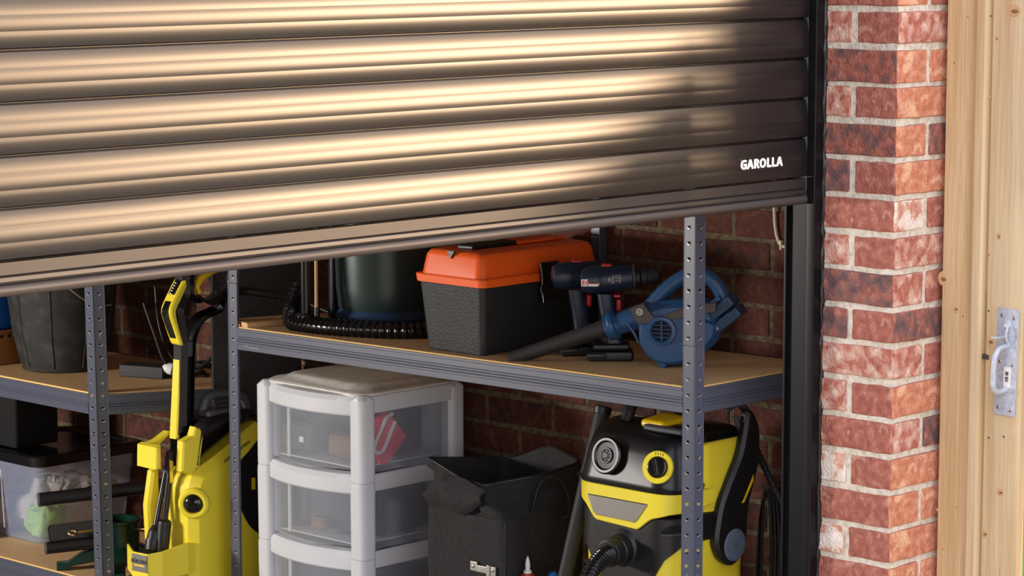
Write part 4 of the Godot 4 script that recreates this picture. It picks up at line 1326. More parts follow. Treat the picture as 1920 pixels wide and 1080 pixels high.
func build_vacuum() -> void:
	var w := 0.28
	var r := 0.06
	var o := thing("wet_dry_vacuum", "yellow and black wet and dry vacuum behind the near shelf post", "vacuum cleaner", Vector3(0.076, 0.2, -0.665))
	var tank := []
	for e in [[0.0, -0.02], [0.02, -0.012], [0.35, -0.004], [0.352, -0.008]]:
		tank.append(rrect(w + e[1], w + e[1], r, e[0], 8))
	part("tank", MB.new().loft(tank), M.yellow, o)
	part("collar", MB.new().loft([rrect(w - 0.004, w - 0.004, r, 0.34, 8), rrect(w + 0.006, w + 0.006, r, 0.345, 8), rrect(w + 0.006, w + 0.006, r, 0.398, 8), rrect(w - 0.004, w - 0.004, r, 0.402, 8)]), M.black, o)
	var ub := []
	for e in [[0.40, -0.002], [0.50, -0.006], [0.548, -0.012], [0.552, -0.02]]:
		ub.append(rrect(0.20 + e[1], w + e[1], 0.05, e[0], 8, 0.04))
	part("upper_body", MB.new().loft(ub), M.yellow, o)
	part("rear_lid", MB.new().loft([rrect(0.18, w - 0.03, 0.04, 0.549, 6, 0.045), rrect(0.17, w - 0.04, 0.04, 0.566, 6, 0.045), rrect(0.15, w - 0.06, 0.04, 0.572, 6, 0.045)]), M.black_gloss, o)
	# black face with the suction port, lower edge sweeping down round the port
	part("front_shroud", wrap_strip([[-0.10, 0.31], [-0.06, 0.24], [-0.01, 0.215], [0.05, 0.225], [0.08, 0.25], [0.115, 0.31], [0.16, 0.345], [0.3, 0.35]], [[-0.12, 0.40], [0.3, 0.40]], -0.12, 0.24, 40, -0.002, 0.006, w, r), M.black, o)
	part("vent_slot", wrap_strip([[0.1, 0.365], [0.125, 0.362], [0.2, 0.37]], [[0.1, 0.372], [0.125, 0.388], [0.2, 0.392]], 0.108, 0.185, 12, 0.0, 0.0065, w, r), M.hole, o)
	part("vent_sill", wrap_strip([[0.1, 0.361], [0.2, 0.366]], [[0.1, 0.3665], [0.2, 0.3715]], 0.108, 0.185, 12, 0.0, 0.009, w, r), M.grey_dark, o)
	var band := part("front_band", wrap_strip([[-0.12, 0.415], [-0.096, 0.405], [-0.072, 0.375], [0.052, 0.370], [0.088, 0.398], [0.125, 0.41], [0.26, 0.425]], [[-0.12, 0.455], [0.26, 0.455]], -0.125, 0.24, 44, -0.004, 0.012, w, r), M.yellow, o)
	part("badge_plate", wrap_strip([[-0.089, 0.424], [-0.072, 0.386], [0.049, 0.385], [0.082, 0.428]], [[-0.089, 0.430], [0.082, 0.431]], -0.0885, 0.081, 24, 0.010, 0.0145, w, r), M.chrome, band)
	# head
	var hd := []
	for e in [[0.452, 0.016, 0.0], [0.463, 0.022, 0.0], [0.470, 0.014, 0.0], [0.53, -0.002, 0.004], [0.560, -0.022, 0.010], [0.580, -0.05, 0.018], [0.590, -0.09, 0.026]]:
		hd.append(rrect(0.126 + e[1], w + e[1], 0.0625, e[0], 10, -0.077 + e[2]))
	var tip := Transform3D.IDENTITY
	var head := part("head", MB.new().loft(hd, tip, 30.0), M.black_satin, o)
	var hw := 0.29
	var bx := disc_frame(-0.042, 0.520, 0.001, hw, r, 0.22)
	var rs := part("blower_port", MB.new().lathe([[0.0415, 0.0], [0.0415, 0.003], [0.038, 0.006], [0.033, 0.006], [0.028, 0.0]], 36, bx, 38.0, false), M.black_satin, head)
	part("port_cup", MB.new().lathe([[0.033, -0.001], [0.033, 0.0015], [0.018, 0.0005], [0.017, 0.004], [0.014, 0.004], [0.012, 0.002], [0.006, 0.002], [0.005, 0.004], [0.001, 0.004]], 30, bx), M.black, rs)
	var sp := MB.new()
	for k in 7:
		var a := TAU * k / 7
		sp.box(Vector3(0.009, 0.0016, 0.0013), Vector3(0.0095, 0.0038, 0), 0.0004, bx * Transform3D(Basis(Vector3.UP, a), Vector3.ZERO))
	part("port_spokes", sp, M.grey_dark, rs)
	var kx := disc_frame(0.104, 0.513, 0.000, hw, r, 0.22)
	var kn := part("dial_ring", MB.new().lathe([[0.0235, 0.0], [0.0235, 0.0065], [0.0255, 0.008], [0.0335, 0.008], [0.0355, 0.006], [0.0355, 0.0]], 40, kx, 38.0, false), M.yellow, head)
	part("dial", MB.new().lathe([[0.024, 0.0], [0.0225, 0.006], [0.0215, 0.0105], [0.018, 0.012]], 32, kx).box(Vector3(0.009, 0.010, 0.037), Vector3(0, 0.015, 0), 0.003, kx * Transform3D(Basis(Vector3.UP, 0.25), Vector3.ZERO), 1), M.black_gloss, kn)
	var mk := MB.new()
	for a in [1.35, 1.55, 1.75, 1.95]:
		mk.box(Vector3(0.005, 0.0006, 0.0014), Vector3(0.0295, 0.0082, 0), 0.0, kx * Transform3D(Basis(Vector3.UP, a - 3.3), Vector3.ZERO))
	part("dial_marks", mk, M.black, kn)
	part("lid_catch", MB.new().extr([[-0.05, 0.0], [-0.044, -0.010], [0.0, -0.014], [0.06, -0.010], [0.07, 0.0], [0.06, 0.012], [-0.04, 0.012]], 0.0, 0.012, 0.003, Transform3D(Basis(Vector3(0, 0, 1), Vector3(1, 0, 0), Vector3(0, 1, 0)), Vector3(-0.093, 0.580, 0.07))), M.grey_dark, head)
	part("filter_cover", MB.new().box(Vector3(0.08, 0.02, 0.07), Vector3(0.0, 0.594, 0.035), 0.010, Transform3D(Basis(Vector3(0, 0, 1), 0.08), Vector3.ZERO), 1), M.yellow_deep, head)
	part("top_handle", MB.new().tube(smooth_path([Vector3(-0.075, 0.585, -0.05), Vector3(-0.05, 0.625, -0.05), Vector3(0.0, 0.632, -0.05), Vector3(0.06, 0.632, -0.05), Vector3(0.10, 0.60, -0.05), Vector3(0.11, 0.56, -0.05)], 5), 0.014, 12), M.black, head)
	part("filter_grip", MB.new().box(Vector3(0.05, 0.012, 0.03), Vector3(0.0, 0.622, 0.03), 0.004, Transform3D.IDENTITY, 1), M.grey_dark, head)
	# carrying arm with its round hub on the side
	var arm := []
	for q in [[-14, 330], [-10, 370], [4, 420], [40, 480], [65, 520], [80, 570], [92, 613], [118, 600], [134, 560], [130, 489], [112, 440], [98, 400], [92, 340], [80, 298], [46, 276], [8, 292]]:
		arm.append([q[0] * 0.001, q[1] * 0.001])
	part("carry_arm", MB.new().extr(smooth_poly(arm, 3), w / 2 - 0.004, w / 2 + 0.022, 0.007), M.black, o)
	part("arm_grip", MB.new().tube(smooth_path([Vector3(0.05, 0.615, 0.13), Vector3(0.09, 0.625, 0.135), Vector3(0.118, 0.60, 0.14), Vector3(0.122, 0.57, 0.14), Vector3(0.095, 0.565, 0.14), Vector3(0.075, 0.60, 0.135)], 5), 0.006, 8), M.grey_dark, o)
	part("arm_slit", MB.new().extr([[0.068, 0.412], [0.075, 0.42], [0.108, 0.47], [0.106, 0.455], [0.076, 0.412]], w / 2 + 0.018, w / 2 + 0.0228), M.yellow_deep, o)
	var hx := Transform3D(Basis(Vector3(1, 0, 0), Vector3(0, 0, 1), Vector3(0, -1, 0)), Vector3(0.046, 0.322, w / 2 + 0.02))
	part("hub", MB.new().lathe([[0.036, 0.0], [0.036, 0.003], [0.034, 0.0045], [0.0335, 0.0045], [0.030, 0.0055], [0.012, 0.0062]], 36, hx), M.hub, o)
	part("hub_mark", MB.new().box(Vector3(0.010, 0.0008, 0.0012), Vector3(0, 0.0064, -0.004), 0.0, hx).box(Vector3(0.010, 0.0008, 0.0012), Vector3(0, 0.0064, 0.004), 0.0, hx).box(Vector3(0.0012, 0.0008, 0.008), Vector3(-0.0045, 0.0064, 0), 0.0, hx).box(Vector3(0.0012, 0.0008, 0.008), Vector3(0.0045, 0.0064, 0), 0.0, hx), M.grey_dark, o)
	# suction port and hose
	var px := oriented(Vector3(-w / 2 - 0.004, 0.322, 0.006), Vector3(-1, -0.05, 0.12), Vector3.UP)
	part("suction_port", MB.new().lathe([[0.044, -0.01], [0.043, 0.004], [0.034, 0.010], [0.032, 0.03], [0.030, 0.032], [0.030, 0.058], [0.027, 0.060]], 32, px), M.black, o)
	var hp := smooth_path([Vector3(-0.195, 0.32, 0.014), Vector3(-0.225, 0.315, 0.018), Vector3(-0.255, 0.298, 0.02), Vector3(-0.28, 0.265, 0.02), Vector3(-0.295, 0.22, 0.018), Vector3(-0.30, 0.16, 0.01), Vector3(-0.295, 0.08, 0.0), Vector3(-0.27, 0.03, -0.03), Vector3(-0.2, 0.022, -0.08)], 28)
	var rad := []
	for i in hp.size():
		rad.append([0.0195, 0.0208, 0.0208, 0.0195, 0.0172, 0.0172][i % 6])
	part("hose", MB.new().tube(hp, rad, 18, Transform3D.IDENTITY, 28.0), M.black_gloss, o)

func build_right_corner() -> void:
	var t := thing("suction_tube", "black plastic suction tube leaning between the tool bag and the yellow vacuum", "tube", Vector3(-0.03, 0.2, -0.872))
	part("tube", MB.new().tube([Vector3(-0.035, 0.0, -0.01), Vector3(0.004, 0.217, 0.001), Vector3(0.097, 0.585, 0.028)], [0.0165, 0.0165, 0.0185], 20), M.black_soft, t)
	part("end_ring", MB.new().lathe([[0.019, -0.012], [0.0205, -0.01], [0.0205, 0.004], [0.018, 0.006], [0.0165, 0.006], [0.0165, -0.002], [0.004, -0.002]], 24, oriented(Vector3(0.098, 0.589, 0.028), Vector3(0.093, 0.368, 0.027))), M.black, t)
	var h := thing("ribbed_cable_hose", "thin black ribbed hose hanging behind the vacuum by the door guide", "hose", Vector3(0.29, 0.2, -0.6))
	var p := smooth_path([Vector3(-0.03, 0.64, -0.05), Vector3(0.0, 0.59, -0.02), Vector3(0.01, 0.507, 0.006), Vector3(0.01, 0.434, 0.053), Vector3(0.01, 0.359, 0.10), Vector3(0.01, 0.25, 0.14)], 26)
	var rad := []
	for i in p.size():
		rad.append(0.0085 if i % 4 < 2 else 0.0070)
	part("hose", MB.new().tube(p, rad, 12, Transform3D.IDENTITY, 25.0), M.black_soft, h)
	var c := thing("cable_bundle", "bundle of black cable loops hanging on the wall behind the vacuum", "cable", Vector3(0.345, 0.5, -0.585))
	part("hook", MB.new().tube([Vector3(0.03, 0.105, 0), Vector3(-0.02, 0.105, 0), Vector3(-0.024, 0.118, 0)], 0.004, 8), M.bare, c)
	for k in 6:
		var wd := 0.012 + 0.006 * k
		var ln := 0.19 + 0.012 * ((k * 3) % 5)
		var x := -0.012 + 0.005 * k
		part("loop", MB.new().tube(smooth_path([Vector3(x, 0.105, 0), Vector3(x, 0.07, wd * 0.9), Vector3(x, -0.03, wd * 1.3), Vector3(x, -ln + 0.03, wd), Vector3(x, -ln, 0.002 * k), Vector3(x, -ln + 0.03, -wd), Vector3(x, -0.03, -wd), Vector3(x, 0.07, -wd * 0.7), Vector3(x, 0.104, -0.002)], 5), 0.0035, 8), M.black_soft, c)

# ---------------------------------------------------------------- pressure washer and the far corner
func mmz(p: Array) -> Array:
	var out := []
	for q in p:
		out.append([q[0] * 0.001, q[1] * 0.001])
	return out

func build_washer() -> void:
	var o := thing("pressure_washer", "yellow and black pressure washer with its trigger gun and lances clipped on", "pressure washer", Vector3(-0.172, 0.0, -1.998))
	var T := Transform3D.IDENTITY
	part("body", MB.new().extr(mmz([[0, 30], [0, 440], [3, 470], [10, 494], [22, 512], [38, 524], [87, 545], [140, 571], [187, 597], [225, 616], [240, 600], [246, 560], [246, 300], [246, 30]]), -0.135, 0.0, 0.02, T, 35.0), M.yellow, o)
	part("motor_cover", MB.new().extr(smooth_poly(mmz([[18, 520], [45, 545], [100, 575], [187, 616], [228, 622], [222, 645], [180, 650], [114, 648], [60, 640], [30, 600]]), 3), -0.13, -0.012, 0.012, T, 35.0), M.black, o)
	part("side_inset", MB.new().extr(smooth_poly(mmz([[220, 575], [183, 546], [140, 515], [124, 490], [127, 460], [146, 419], [180, 359], [215, 330], [240, 340], [240, 560]]), 3), -0.01, 0.0025, 0.001, T), M.black, o)
	var tx := part("print", words("POWER CONTROL", 0.0085, 0.0005, "Droid Sans", 600), M.black, o, Vector3(0.146, 0.5515, 0.001))
	tx.rotation.z = 0.463
	part("side_mark", MB.new().box(Vector3(0.012, 0.03, 0.0008), Vector3(0.196, 0.462, 0.003)), M.yellow_deep, o)
	# round sight window on the near corner
	var kx := oriented(Vector3(0.006, 0.438, -0.004), Vector3(-0.78, 0.0, 0.62), Vector3.UP)
	var kn := part("dial_surround", MB.new().lathe([[0.04, -0.012], [0.0385, 0.003], [0.033, 0.0085], [0.0265, 0.0085], [0.0235, 0.003]], 36, kx, 38.0, false), M.yellow, o)
	part("dial", MB.new().lathe([[0.0245, 0.0], [0.0235, 0.0045], [0.018, 0.0095], [0.008, 0.012], [0.001, 0.0125]], 32, kx).box(Vector3(0.03, 0.008, 0.007), Vector3(0, 0.011, 0), 0.003, kx, 1), M.black_gloss, kn)
	# carrying handle, charcoal
	part("carry_handle", MB.new().tube(smooth_path([Vector3(0.088, 0.63, -0.06), Vector3(0.088, 0.665, -0.06), Vector3(0.106, 0.69, -0.06), Vector3(0.15, 0.693, -0.06), Vector3(0.205, 0.682, -0.06), Vector3(0.226, 0.655, -0.06), Vector3(0.232, 0.61, -0.06)], 5), 0.0125, 12), M.charcoal, o)
	part("handle_trim", MB.new().tube(smooth_path([Vector3(0.106, 0.632, -0.045), Vector3(0.118, 0.674, -0.045), Vector3(0.192, 0.666, -0.045), Vector3(0.202, 0.616, -0.045)], 5), 0.0035, 8), M.grey_dark, o)
	part("handle_foot", MB.new().box(Vector3(0.10, 0.03, 0.05), Vector3(0.125, 0.645, -0.05), 0.008, T, 1), M.charcoal, o)
	# left spine and lance holders on the front
	part("spine", MB.new().extr(mmz([[-30, 330], [-34, 420], [-18, 505], [-6, 512], [4, 505], [4, 330]]), -0.16, -0.132, 0.006), M.yellow, o)
	var hl := MB.new()
	hl.box(Vector3(0.012, 0.058, 0.058), Vector3(-0.058, 0.553, -0.040 - 0.0), 0.003)
	hl.box(Vector3(0.06, 0.058, 0.006), Vector3(-0.03, 0.553, -0.068), 0.002)
	hl.box(Vector3(0.012, 0.085, 0.02), Vector3(-0.012, 0.565, -0.112), 0.005)
	var lholder := part("lance_holder", MB.new().extr(mmz([[-68, 527], [-66, 580], [-20, 588], [18, 606], [18, 598], [-14, 578], [-14, 530]]), -0.135, -0.105, 0.003).extr(mmz([[-68, 527], [-66, 582], [-52, 586], [-52, 527]]), -0.135, -0.055, 0.003), M.yellow, o)
	part("lance_holder", MB.new().extr(mmz([[-22, 521], [-16, 596], [15, 606], [24, 628], [40, 622], [44, 614], [28, 525], [11, 507]]), -0.04, -0.012, 0.004).extr(mmz([[28, 525], [40, 600], [50, 600], [36, 525]]), -0.06, -0.014, 0.003), M.yellow, o)
	# lances standing in the tray
	var w1 := part("spray_lance", MB.new().tube([Vector3(0.0, 0.52, -0.10), Vector3(-0.043, 0.372, -0.095)], 0.0072, 12), M.black_satin, o)
	part("lance_cap", MB.new().lathe([[0.012, 0.0], [0.0185, 0.006], [0.0195, 0.03], [0.0175, 0.034], [0.017, 0.05], [0.0145, 0.056], [0.009, 0.068]], 20, oriented(Vector3(-0.060, 0.312, -0.092), Vector3(0.043, 0.148, -0.005))), M.black, w1)
	var w2 := part("spray_lance", MB.new().tube([Vector3(-0.008, 0.555, -0.07), Vector3(-0.03, 0.385, -0.075)], 0.0082, 12), M.black_satin, o)
	part("lance_cap", MB.new().lathe([[0.013, 0.0], [0.0175, 0.004], [0.0175, 0.072], [0.016, 0.078], [0.011, 0.082]], 20, oriented(Vector3(-0.040, 0.312, -0.076), Vector3(0.022, 0.17, 0.005))), M.black, w2)
	part("lance_grip", MB.new().lathe([[0.0105, 0.0], [0.0115, 0.01], [0.0115, 0.05], [0.009, 0.055]], 16, oriented(Vector3(-0.017, 0.51, -0.072), Vector3(0.022, 0.17, 0.005))), M.black_soft, w2)
	part("lance_label", MB.new().extr([[-0.004, -0.03], [0.004, -0.026], [0.0045, 0.026], [-0.0045, 0.03]], 0.0, 0.0015, 0.0, Transform3D(Basis(Vector3(0.7, 0, 0.7), Vector3.UP, Vector3(-0.7, 0, 0.7)), Vector3(-0.017, 0.515, -0.060))), M.yellow_deep, w2)
	# tray
	var tr := MB.new()
	var plan := [[-0.135, -0.072], [-0.13, -0.018], [-0.10, 0.004], [-0.02, 0.004], [0.012, -0.006], [0.012, -0.15], [-0.09, -0.15]]
	var flat := Transform3D(Basis(Vector3(1, 0, 0), Vector3(0, 0, 1), Vector3(0, -1, 0)), Vector3.ZERO)
	var floor_plan := []
	for q in plan:
		floor_plan.append([(q[0] + 0.06) * 0.955 - 0.06, (q[1] + 0.07) * 0.955 - 0.07])
	tr.extr(floor_plan, -0.275, -0.267, 0.001, flat)
	for i in 5:
		var a: Array = plan[i] if i < 4 else plan[6]
		var b: Array = plan[i + 1] if i < 4 else plan[0]
		var pa := Vector3(a[0], 0.266, a[1])
		var pb := Vector3(b[0], 0.266, b[1])
		var ha: float = [0.063, 0.063, 0.069, 0.079, 0.063][i]
		var hb: float = [0.063, 0.069, 0.079, 0.071, 0.063][i]
		var d := (pb - pa).normalized()
		var nn := Vector3(d.z, 0, -d.x) * 0.004
		var ring0 := PackedVector3Array([pa, pa + Vector3(0, ha, 0), pa + nn + Vector3(0, ha, 0), pa + nn])
		var ring1 := PackedVector3Array([pb, pb + Vector3(0, hb, 0), pb + nn + Vector3(0, hb, 0), pb + nn])
		tr.loft([ring0, ring1], T, 5.0)
	var tray := part("accessory_tray", tr, M.yellow, o)
	var pl := part("name_plate", MB.new().box(Vector3(0.0015, 0.044, 0.052), Vector3.ZERO, 0.0005), M.chrome, tray, Vector3(-0.1345, 0.304, -0.045))
	pl.rotation.y = 0.09
	var ttx := part("print", bold_words("KÄRCHER", 0.0092, 0.0004, 0.00025), M.black, pl, Vector3(-0.0009, 0.004, -0.001))
	ttx.rotation.y = -PI / 2
	part("underline", MB.new().box(Vector3(0.0006, 0.004, 0.036), Vector3(-0.0009, -0.006, -0.001)), M.yellow_deep, pl)
	# trigger gun hanging in the holders
	var g := thing("spray_gun", "black pressure washer trigger gun with a bent yellow display frame", "spray gun", Vector3(-0.172, 0.0, -1.998))
	var front := [[39, 998], [22, 976], [4, 950], [-10, 926], [-12, 910], [-6, 890], [16, 834]]
	var back := [[28, 828], [20, 856], [8, 900], [8, 920], [24, 945], [50, 988], [50, 998]]
	var prof := []
	for q in front:
		prof.append(q)
	for q in back:
		prof.append(q)
	part("display_frame", MB.new().extr(smooth_poly(mmz(prof), 3), -0.100, -0.058, 0.004, T, 35.0), M.yellow, g)
	# black windows let into its front, one above and one below the bend
	var win := MB.new()
	var iw := [[[31, 990], [8, 957]], [[-2, 940], [-13, 921], [-14, 908], [-6, 884], [11, 846]]]
	for k in 2:
		var rows := []
		for q in iw[k]:
			rows.append([Vector3(q[0] * 0.001 - 0.0022, q[1] * 0.001, -0.0685), Vector3(q[0] * 0.001 - 0.0022, q[1] * 0.001, -0.0895)])
		win.sheet(rows, 0.0025)
	part("display", win, M.black_gloss, g)
	var glyph := MB.new()
	for k in 5:
		glyph.box(Vector3(0.0008, 0.003, 0.006), Vector3(0.0045 + 0.0042 * k, 0.959 + 0.006 * k, -0.08), 0.0, T)
	part("display_print", glyph, M.grey_light, g)
	part("gun_body", MB.new().extr(smooth_poly(mmz([[30, 1015], [66, 1012], [70, 985], [74, 965], [88, 946], [118, 932], [145, 944], [165, 950], [165, 905], [143, 893], [109, 885], [84, 861], [70, 822], [66, 754], [58, 630], [16, 620], [22, 790], [22, 850], [14, 900], [14, 925], [34, 960]]), 3), -0.105, -0.052, 0.012, T, 35.0), M.black_satin, g)
	part("barrel", MB.new().extr(mmz([[9, 600], [25, 800], [64, 800], [52, 600]]), -0.098, -0.062, 0.008), M.black_satin, g)
	part("barrel_stripe", MB.new().extr(mmz([[6, 592], [22, 790], [30, 794], [18, 592]]), -0.097, -0.0675, 0.003), M.yellow, g)
	part("barrel_collar", MB.new().extr(mmz([[24, 795], [28, 836], [62, 836], [60, 795]]), -0.097, -0.061, 0.004), M.charcoal, g)
	part("trigger_guard", MB.new().tube(smooth_path([Vector3(0.086, 0.952, -0.07), Vector3(0.082, 0.970, -0.07), Vector3(0.095, 0.988, -0.07), Vector3(0.13, 1.004, -0.07), Vector3(0.17, 1.012, -0.07)], 5), 0.0095, 10), M.yellow_deep, g)
	part("hand_grip", MB.new().tube(smooth_path([Vector3(0.165, 1.02, -0.078), Vector3(0.195, 1.0, -0.078), Vector3(0.203, 0.965, -0.078), Vector3(0.18, 0.938, -0.078), Vector3(0.14, 0.925, -0.078)], 5), 0.017, 12), M.black_satin, g)
	part("screw", MB.new().lathe([[0.003, 0.0], [0.003, 0.002]], 10, Transform3D(Basis(Vector3(1, 0, 0), Vector3(0, 0, 1), Vector3(0, -1, 0)), Vector3(0.080, 0.968, -0.053))), M.bare, g)
	part("gun_hose", MB.new().tube(smooth_path([Vector3(0.15, 0.94, -0.078), Vector3(0.19, 0.944, -0.07), Vector3(0.241, 0.943, -0.06), Vector3(0.285, 0.934, 0.0)], 6), 0.010, 12), M.black, g)
	part("gun_cable", MB.new().tube(smooth_path([Vector3(0.28, 0.936, -0.005), Vector3(0.30, 0.93, 0.05), Vector3(0.31, 0.918, 0.10), Vector3(0.315, 0.906, 0.15), Vector3(0.318, 0.9, 0.2)], 6), 0.0052, 10), M.black, g)

func build_far_corner() -> void:
	var c := thing("carpet_panel", "dark speckled foam panel standing behind the pressure washer and the shelf end", "panel", Vector3(0.22, 0.02, -2.2))
	part("panel", MB.new().box(Vector3(0.30, 1.26, 0.010), Vector3(0.0, 0.63, 0.0), 0.004), M.speckle, c)
	part("edge_strip", MB.new().box(Vector3(0.004, 1.25, 0.011), Vector3(-0.152, 0.63, 0.0), 0.002), M.foam, c)
	# bucket
	var y := 0.657
	var b := thing("bucket", "large black rubber bucket on the corner shelf behind the door", "bucket", Vector3(0.085, y, -2.858))
	part("body", MB.new().lathe([[0.104, 0.0], [0.112, 0.004], [0.113, 0.012], [0.135, 0.10], [0.155, 0.28], [0.158, 0.30], [0.162, 0.302], [0.162, 0.312], [0.150, 0.312], [0.145, 0.28], [0.125, 0.10], [0.10, 0.012]], 56), M.rubber_dull, b)
	for k in 9:
		var a := TAU * k / 9 + 0.35
		part("rib", MB.new().tube([Vector3(0.114 * cos(a), 0.014, 0.114 * sin(a)), Vector3(0.1345 * cos(a), 0.10, 0.1345 * sin(a)), Vector3(0.1555 * cos(a), 0.28, 0.1555 * sin(a))], 0.0028, 6), M.rubber_dull, b)
	part("bail", MB.new().tube(smooth_path([Vector3(-0.11, 0.30, 0.115), Vector3(-0.098, 0.25, 0.15), Vector3(-0.06, 0.212, 0.17), Vector3(-0.02, 0.19, 0.172), Vector3(0.04, 0.185, 0.165)], 5), 0.0022, 8), M.wire, b)
	var cb := thing("cardboard_box", "brown cardboard box with punched holes left of the bucket", "box", Vector3(0.008, y, -3.095))
	part("carton", MB.new().box(Vector3(0.14, 0.095, 0.17), Vector3(0, 0.0475, 0), 0.003), M.cardboard, cb)
	var hs := MB.new()
	for k in 4:
		hs.lathe([[0.005, 0.0], [0.005, 0.001]], 12, Transform3D(Basis(Vector3(1, 0, 0), Vector3(0, 0, 1), Vector3(0, -1, 0)), Vector3(-0.045 + 0.026 * k, 0.08, 0.085)))
		hs.lathe([[0.005, 0.0], [0.005, 0.001]], 12, oriented(Vector3(-0.07, 0.08, -0.05 + 0.03 * k), Vector3(-1, 0, 0)))
	part("hole_row", hs, M.hole, cb)
	var bl := thing("blue_crate", "bright blue plastic crate on the cardboard box", "crate", Vector3(0.008, y + 0.095, -3.10))
	part("tub", MB.new().box(Vector3(0.13, 0.16, 0.15), Vector3(0, 0.08, 0), 0.012, Transform3D.IDENTITY, 1), M.blue_crate, bl)
	part("rim", MB.new().box(Vector3(0.14, 0.012, 0.16), Vector3(0, 0.158, 0), 0.004), M.blue_crate, bl)
	# adapter, leads and plug
	var ad := thing("power_adapter", "flat black power adapter box on the corner shelf beside the spray gun", "adapter", Vector3(0.145, y, -2.572), -1.2)
	part("case", MB.new().box(Vector3(0.135, 0.033, 0.06), Vector3(0, 0.0165, 0), 0.003), M.black_soft, ad)
	part("seam", MB.new().box(Vector3(0.1354, 0.001, 0.0604), Vector3(0, 0.02, 0), 0.0), M.black, ad)
	var leads := [
		[[[0.13, 0.86, -2.56], [0.14, 0.78, -2.53], [0.155, 0.70, -2.50], [0.20, 0.667, -2.46], [0.25, 0.665, -2.47]], 0.0045, "thick black lead hanging in front of the adapter"],
		[[[0.17, 0.90, -2.56], [0.165, 0.80, -2.54], [0.17, 0.72, -2.50], [0.20, 0.68, -2.45], [0.22, 0.668, -2.42]], 0.0035, "black lead dropping behind the thick one beside the adapter"],
		[[[0.30, 0.95, -2.50], [0.275, 0.83, -2.43], [0.25, 0.75, -2.40], [0.215, 0.70, -2.41], [0.18, 0.69, -2.46]], 0.0045, "black lead looping down right of the spray gun"],
		[[[0.20, 0.80, -2.50], [0.21, 0.79, -2.49], [0.20, 0.75, -2.49], [0.185, 0.70, -2.48], [0.20, 0.672, -2.46]], 0.002, "thin grey lead curling over the white plug"],
		[[[0.26, 0.69, -2.50], [0.24, 0.70, -2.43], [0.20, 0.69, -2.41], [0.19, 0.672, -2.45], [0.23, 0.668, -2.50], [0.28, 0.68, -2.48]], 0.0045, "coil of black lead lying on the shelf behind the spray gun"],
	]
	for q in leads:
		var p := []
		for v in q[0]:
			p.append(Vector3(v[0] - 0.2, v[1] - y, v[2] + 2.46))
		var ld := thing("power_lead", q[2], "cable", Vector3(0.2, y, -2.46), 0.0, "power leads on the corner shelf")
		part("lead", MB.new().tube(smooth_path(p, 7), q[1], 8), M.black if q[1] > 0.003 else M.grey_light, ld)
		part("end_plug", MB.new().tube([p[p.size() - 1], p[p.size() - 1] + Vector3(0.012, 0.0, 0.006)], q[1] * 1.7, 8), M.black, ld)
	var wp := thing("white_plug", "white and grey plug among the black leads", "plug", Vector3(0.165, y, -2.49), -0.8)
	part("plug", MB.new().lathe([[0.004, -0.004], [0.009, 0.0], [0.015, 0.012], [0.017, 0.03], [0.014, 0.045], [0.008, 0.048]], 18, oriented(Vector3(-0.02, 0.032, 0), Vector3(1, -0.25, 0))), M.white, wp)
	part("sleeve", MB.new().lathe([[0.0172, 0.022], [0.0176, 0.024], [0.0176, 0.036], [0.0165, 0.04]], 18, oriented(Vector3(-0.02, 0.032, 0), Vector3(1, -0.25, 0))), M.grey_dark, wp)
	# lower shelf
	var yl := 0.155
	var sb := thing("storage_box", "clear plastic storage box with a black lid on the lower corner shelf", "storage box", Vector3(0.19, yl, -3.06))
	var rg := []
	for e in [[0.0, -0.05], [0.004, -0.046], [0.225, 0.0]]:
		rg.append(rrect(0.35 + e[1], 0.34 + e[1], 0.035, e[0], 6))
	var inn := [rrect(0.346, 0.336, 0.034, 0.225, 6), rrect(0.302, 0.292, 0.034, 0.006, 6)]
	part("tub", MB.new().loft([rg[0], rg[1], rg[2], inn[0], inn[1]], Transform3D.IDENTITY, 40.0), M.clear_box, sb)
	part("tub_panel", MB.new().tube(smooth_path([Vector3(-0.164, 0.03, -0.115), Vector3(-0.172, 0.19, -0.115), Vector3(-0.1725, 0.2, -0.105), Vector3(-0.1725, 0.2, -0.02), Vector3(-0.172, 0.19, -0.01), Vector3(-0.164, 0.03, -0.01)], 3), 0.002, 6), M.frost_solid, sb)
	var ld := []
	for e in [[0.224, 0.012], [0.226, 0.020], [0.252, 0.022], [0.257, 0.014], [0.257, -0.02], [0.250, -0.03], [0.250, -0.1]]:
		ld.append(rrect(0.35 + e[1], 0.34 + e[1], 0.042, e[0], 6))
	part("lid", MB.new().loft(ld), M.black_gloss, sb)
	part("label", MB.new().box(Vector3(0.045, 0.035, 0.001), Vector3(0.02, 0.13, 0.163), 0.0), M.slate, sb)
	var cl := [["white_cloth", "crumpled white cloths inside the clear storage box", Vector3(0.20, yl + 0.008, -3.07), Vector3(0.24, 0.17, 0.24), M.cloth_white, 5], ["green_cloth", "lime green cloth pressed against the storage box's front corner", Vector3(0.105, yl + 0.012, -2.985), Vector3(0.10, 0.10, 0.10), M.cloth_lime, 9], ["yellow_cloth", "small yellow cloth at the right of the storage box", Vector3(0.285, yl + 0.10, -2.94), Vector3(0.06, 0.05, 0.05), M.cloth_yellow, 15]]
	for q in cl:
		var it := thing(q[0], q[1], "cloth", q[2], 0.0, "cloths in the clear storage box")
		part("cloth", crumple(q[3], q[5]), q[4], it)
		part("fold", crumple(q[3] * Vector3(0.7, 0.5, 0.7), q[5] + 1), q[4], it, Vector3(q[3].x * 0.12, q[3].y * 0.45, q[3].z * 0.05))
	var bc := thing("black_case", "black case standing on the storage box lid under the shelf", "case", Vector3(0.11, yl + 0.258, -3.13))
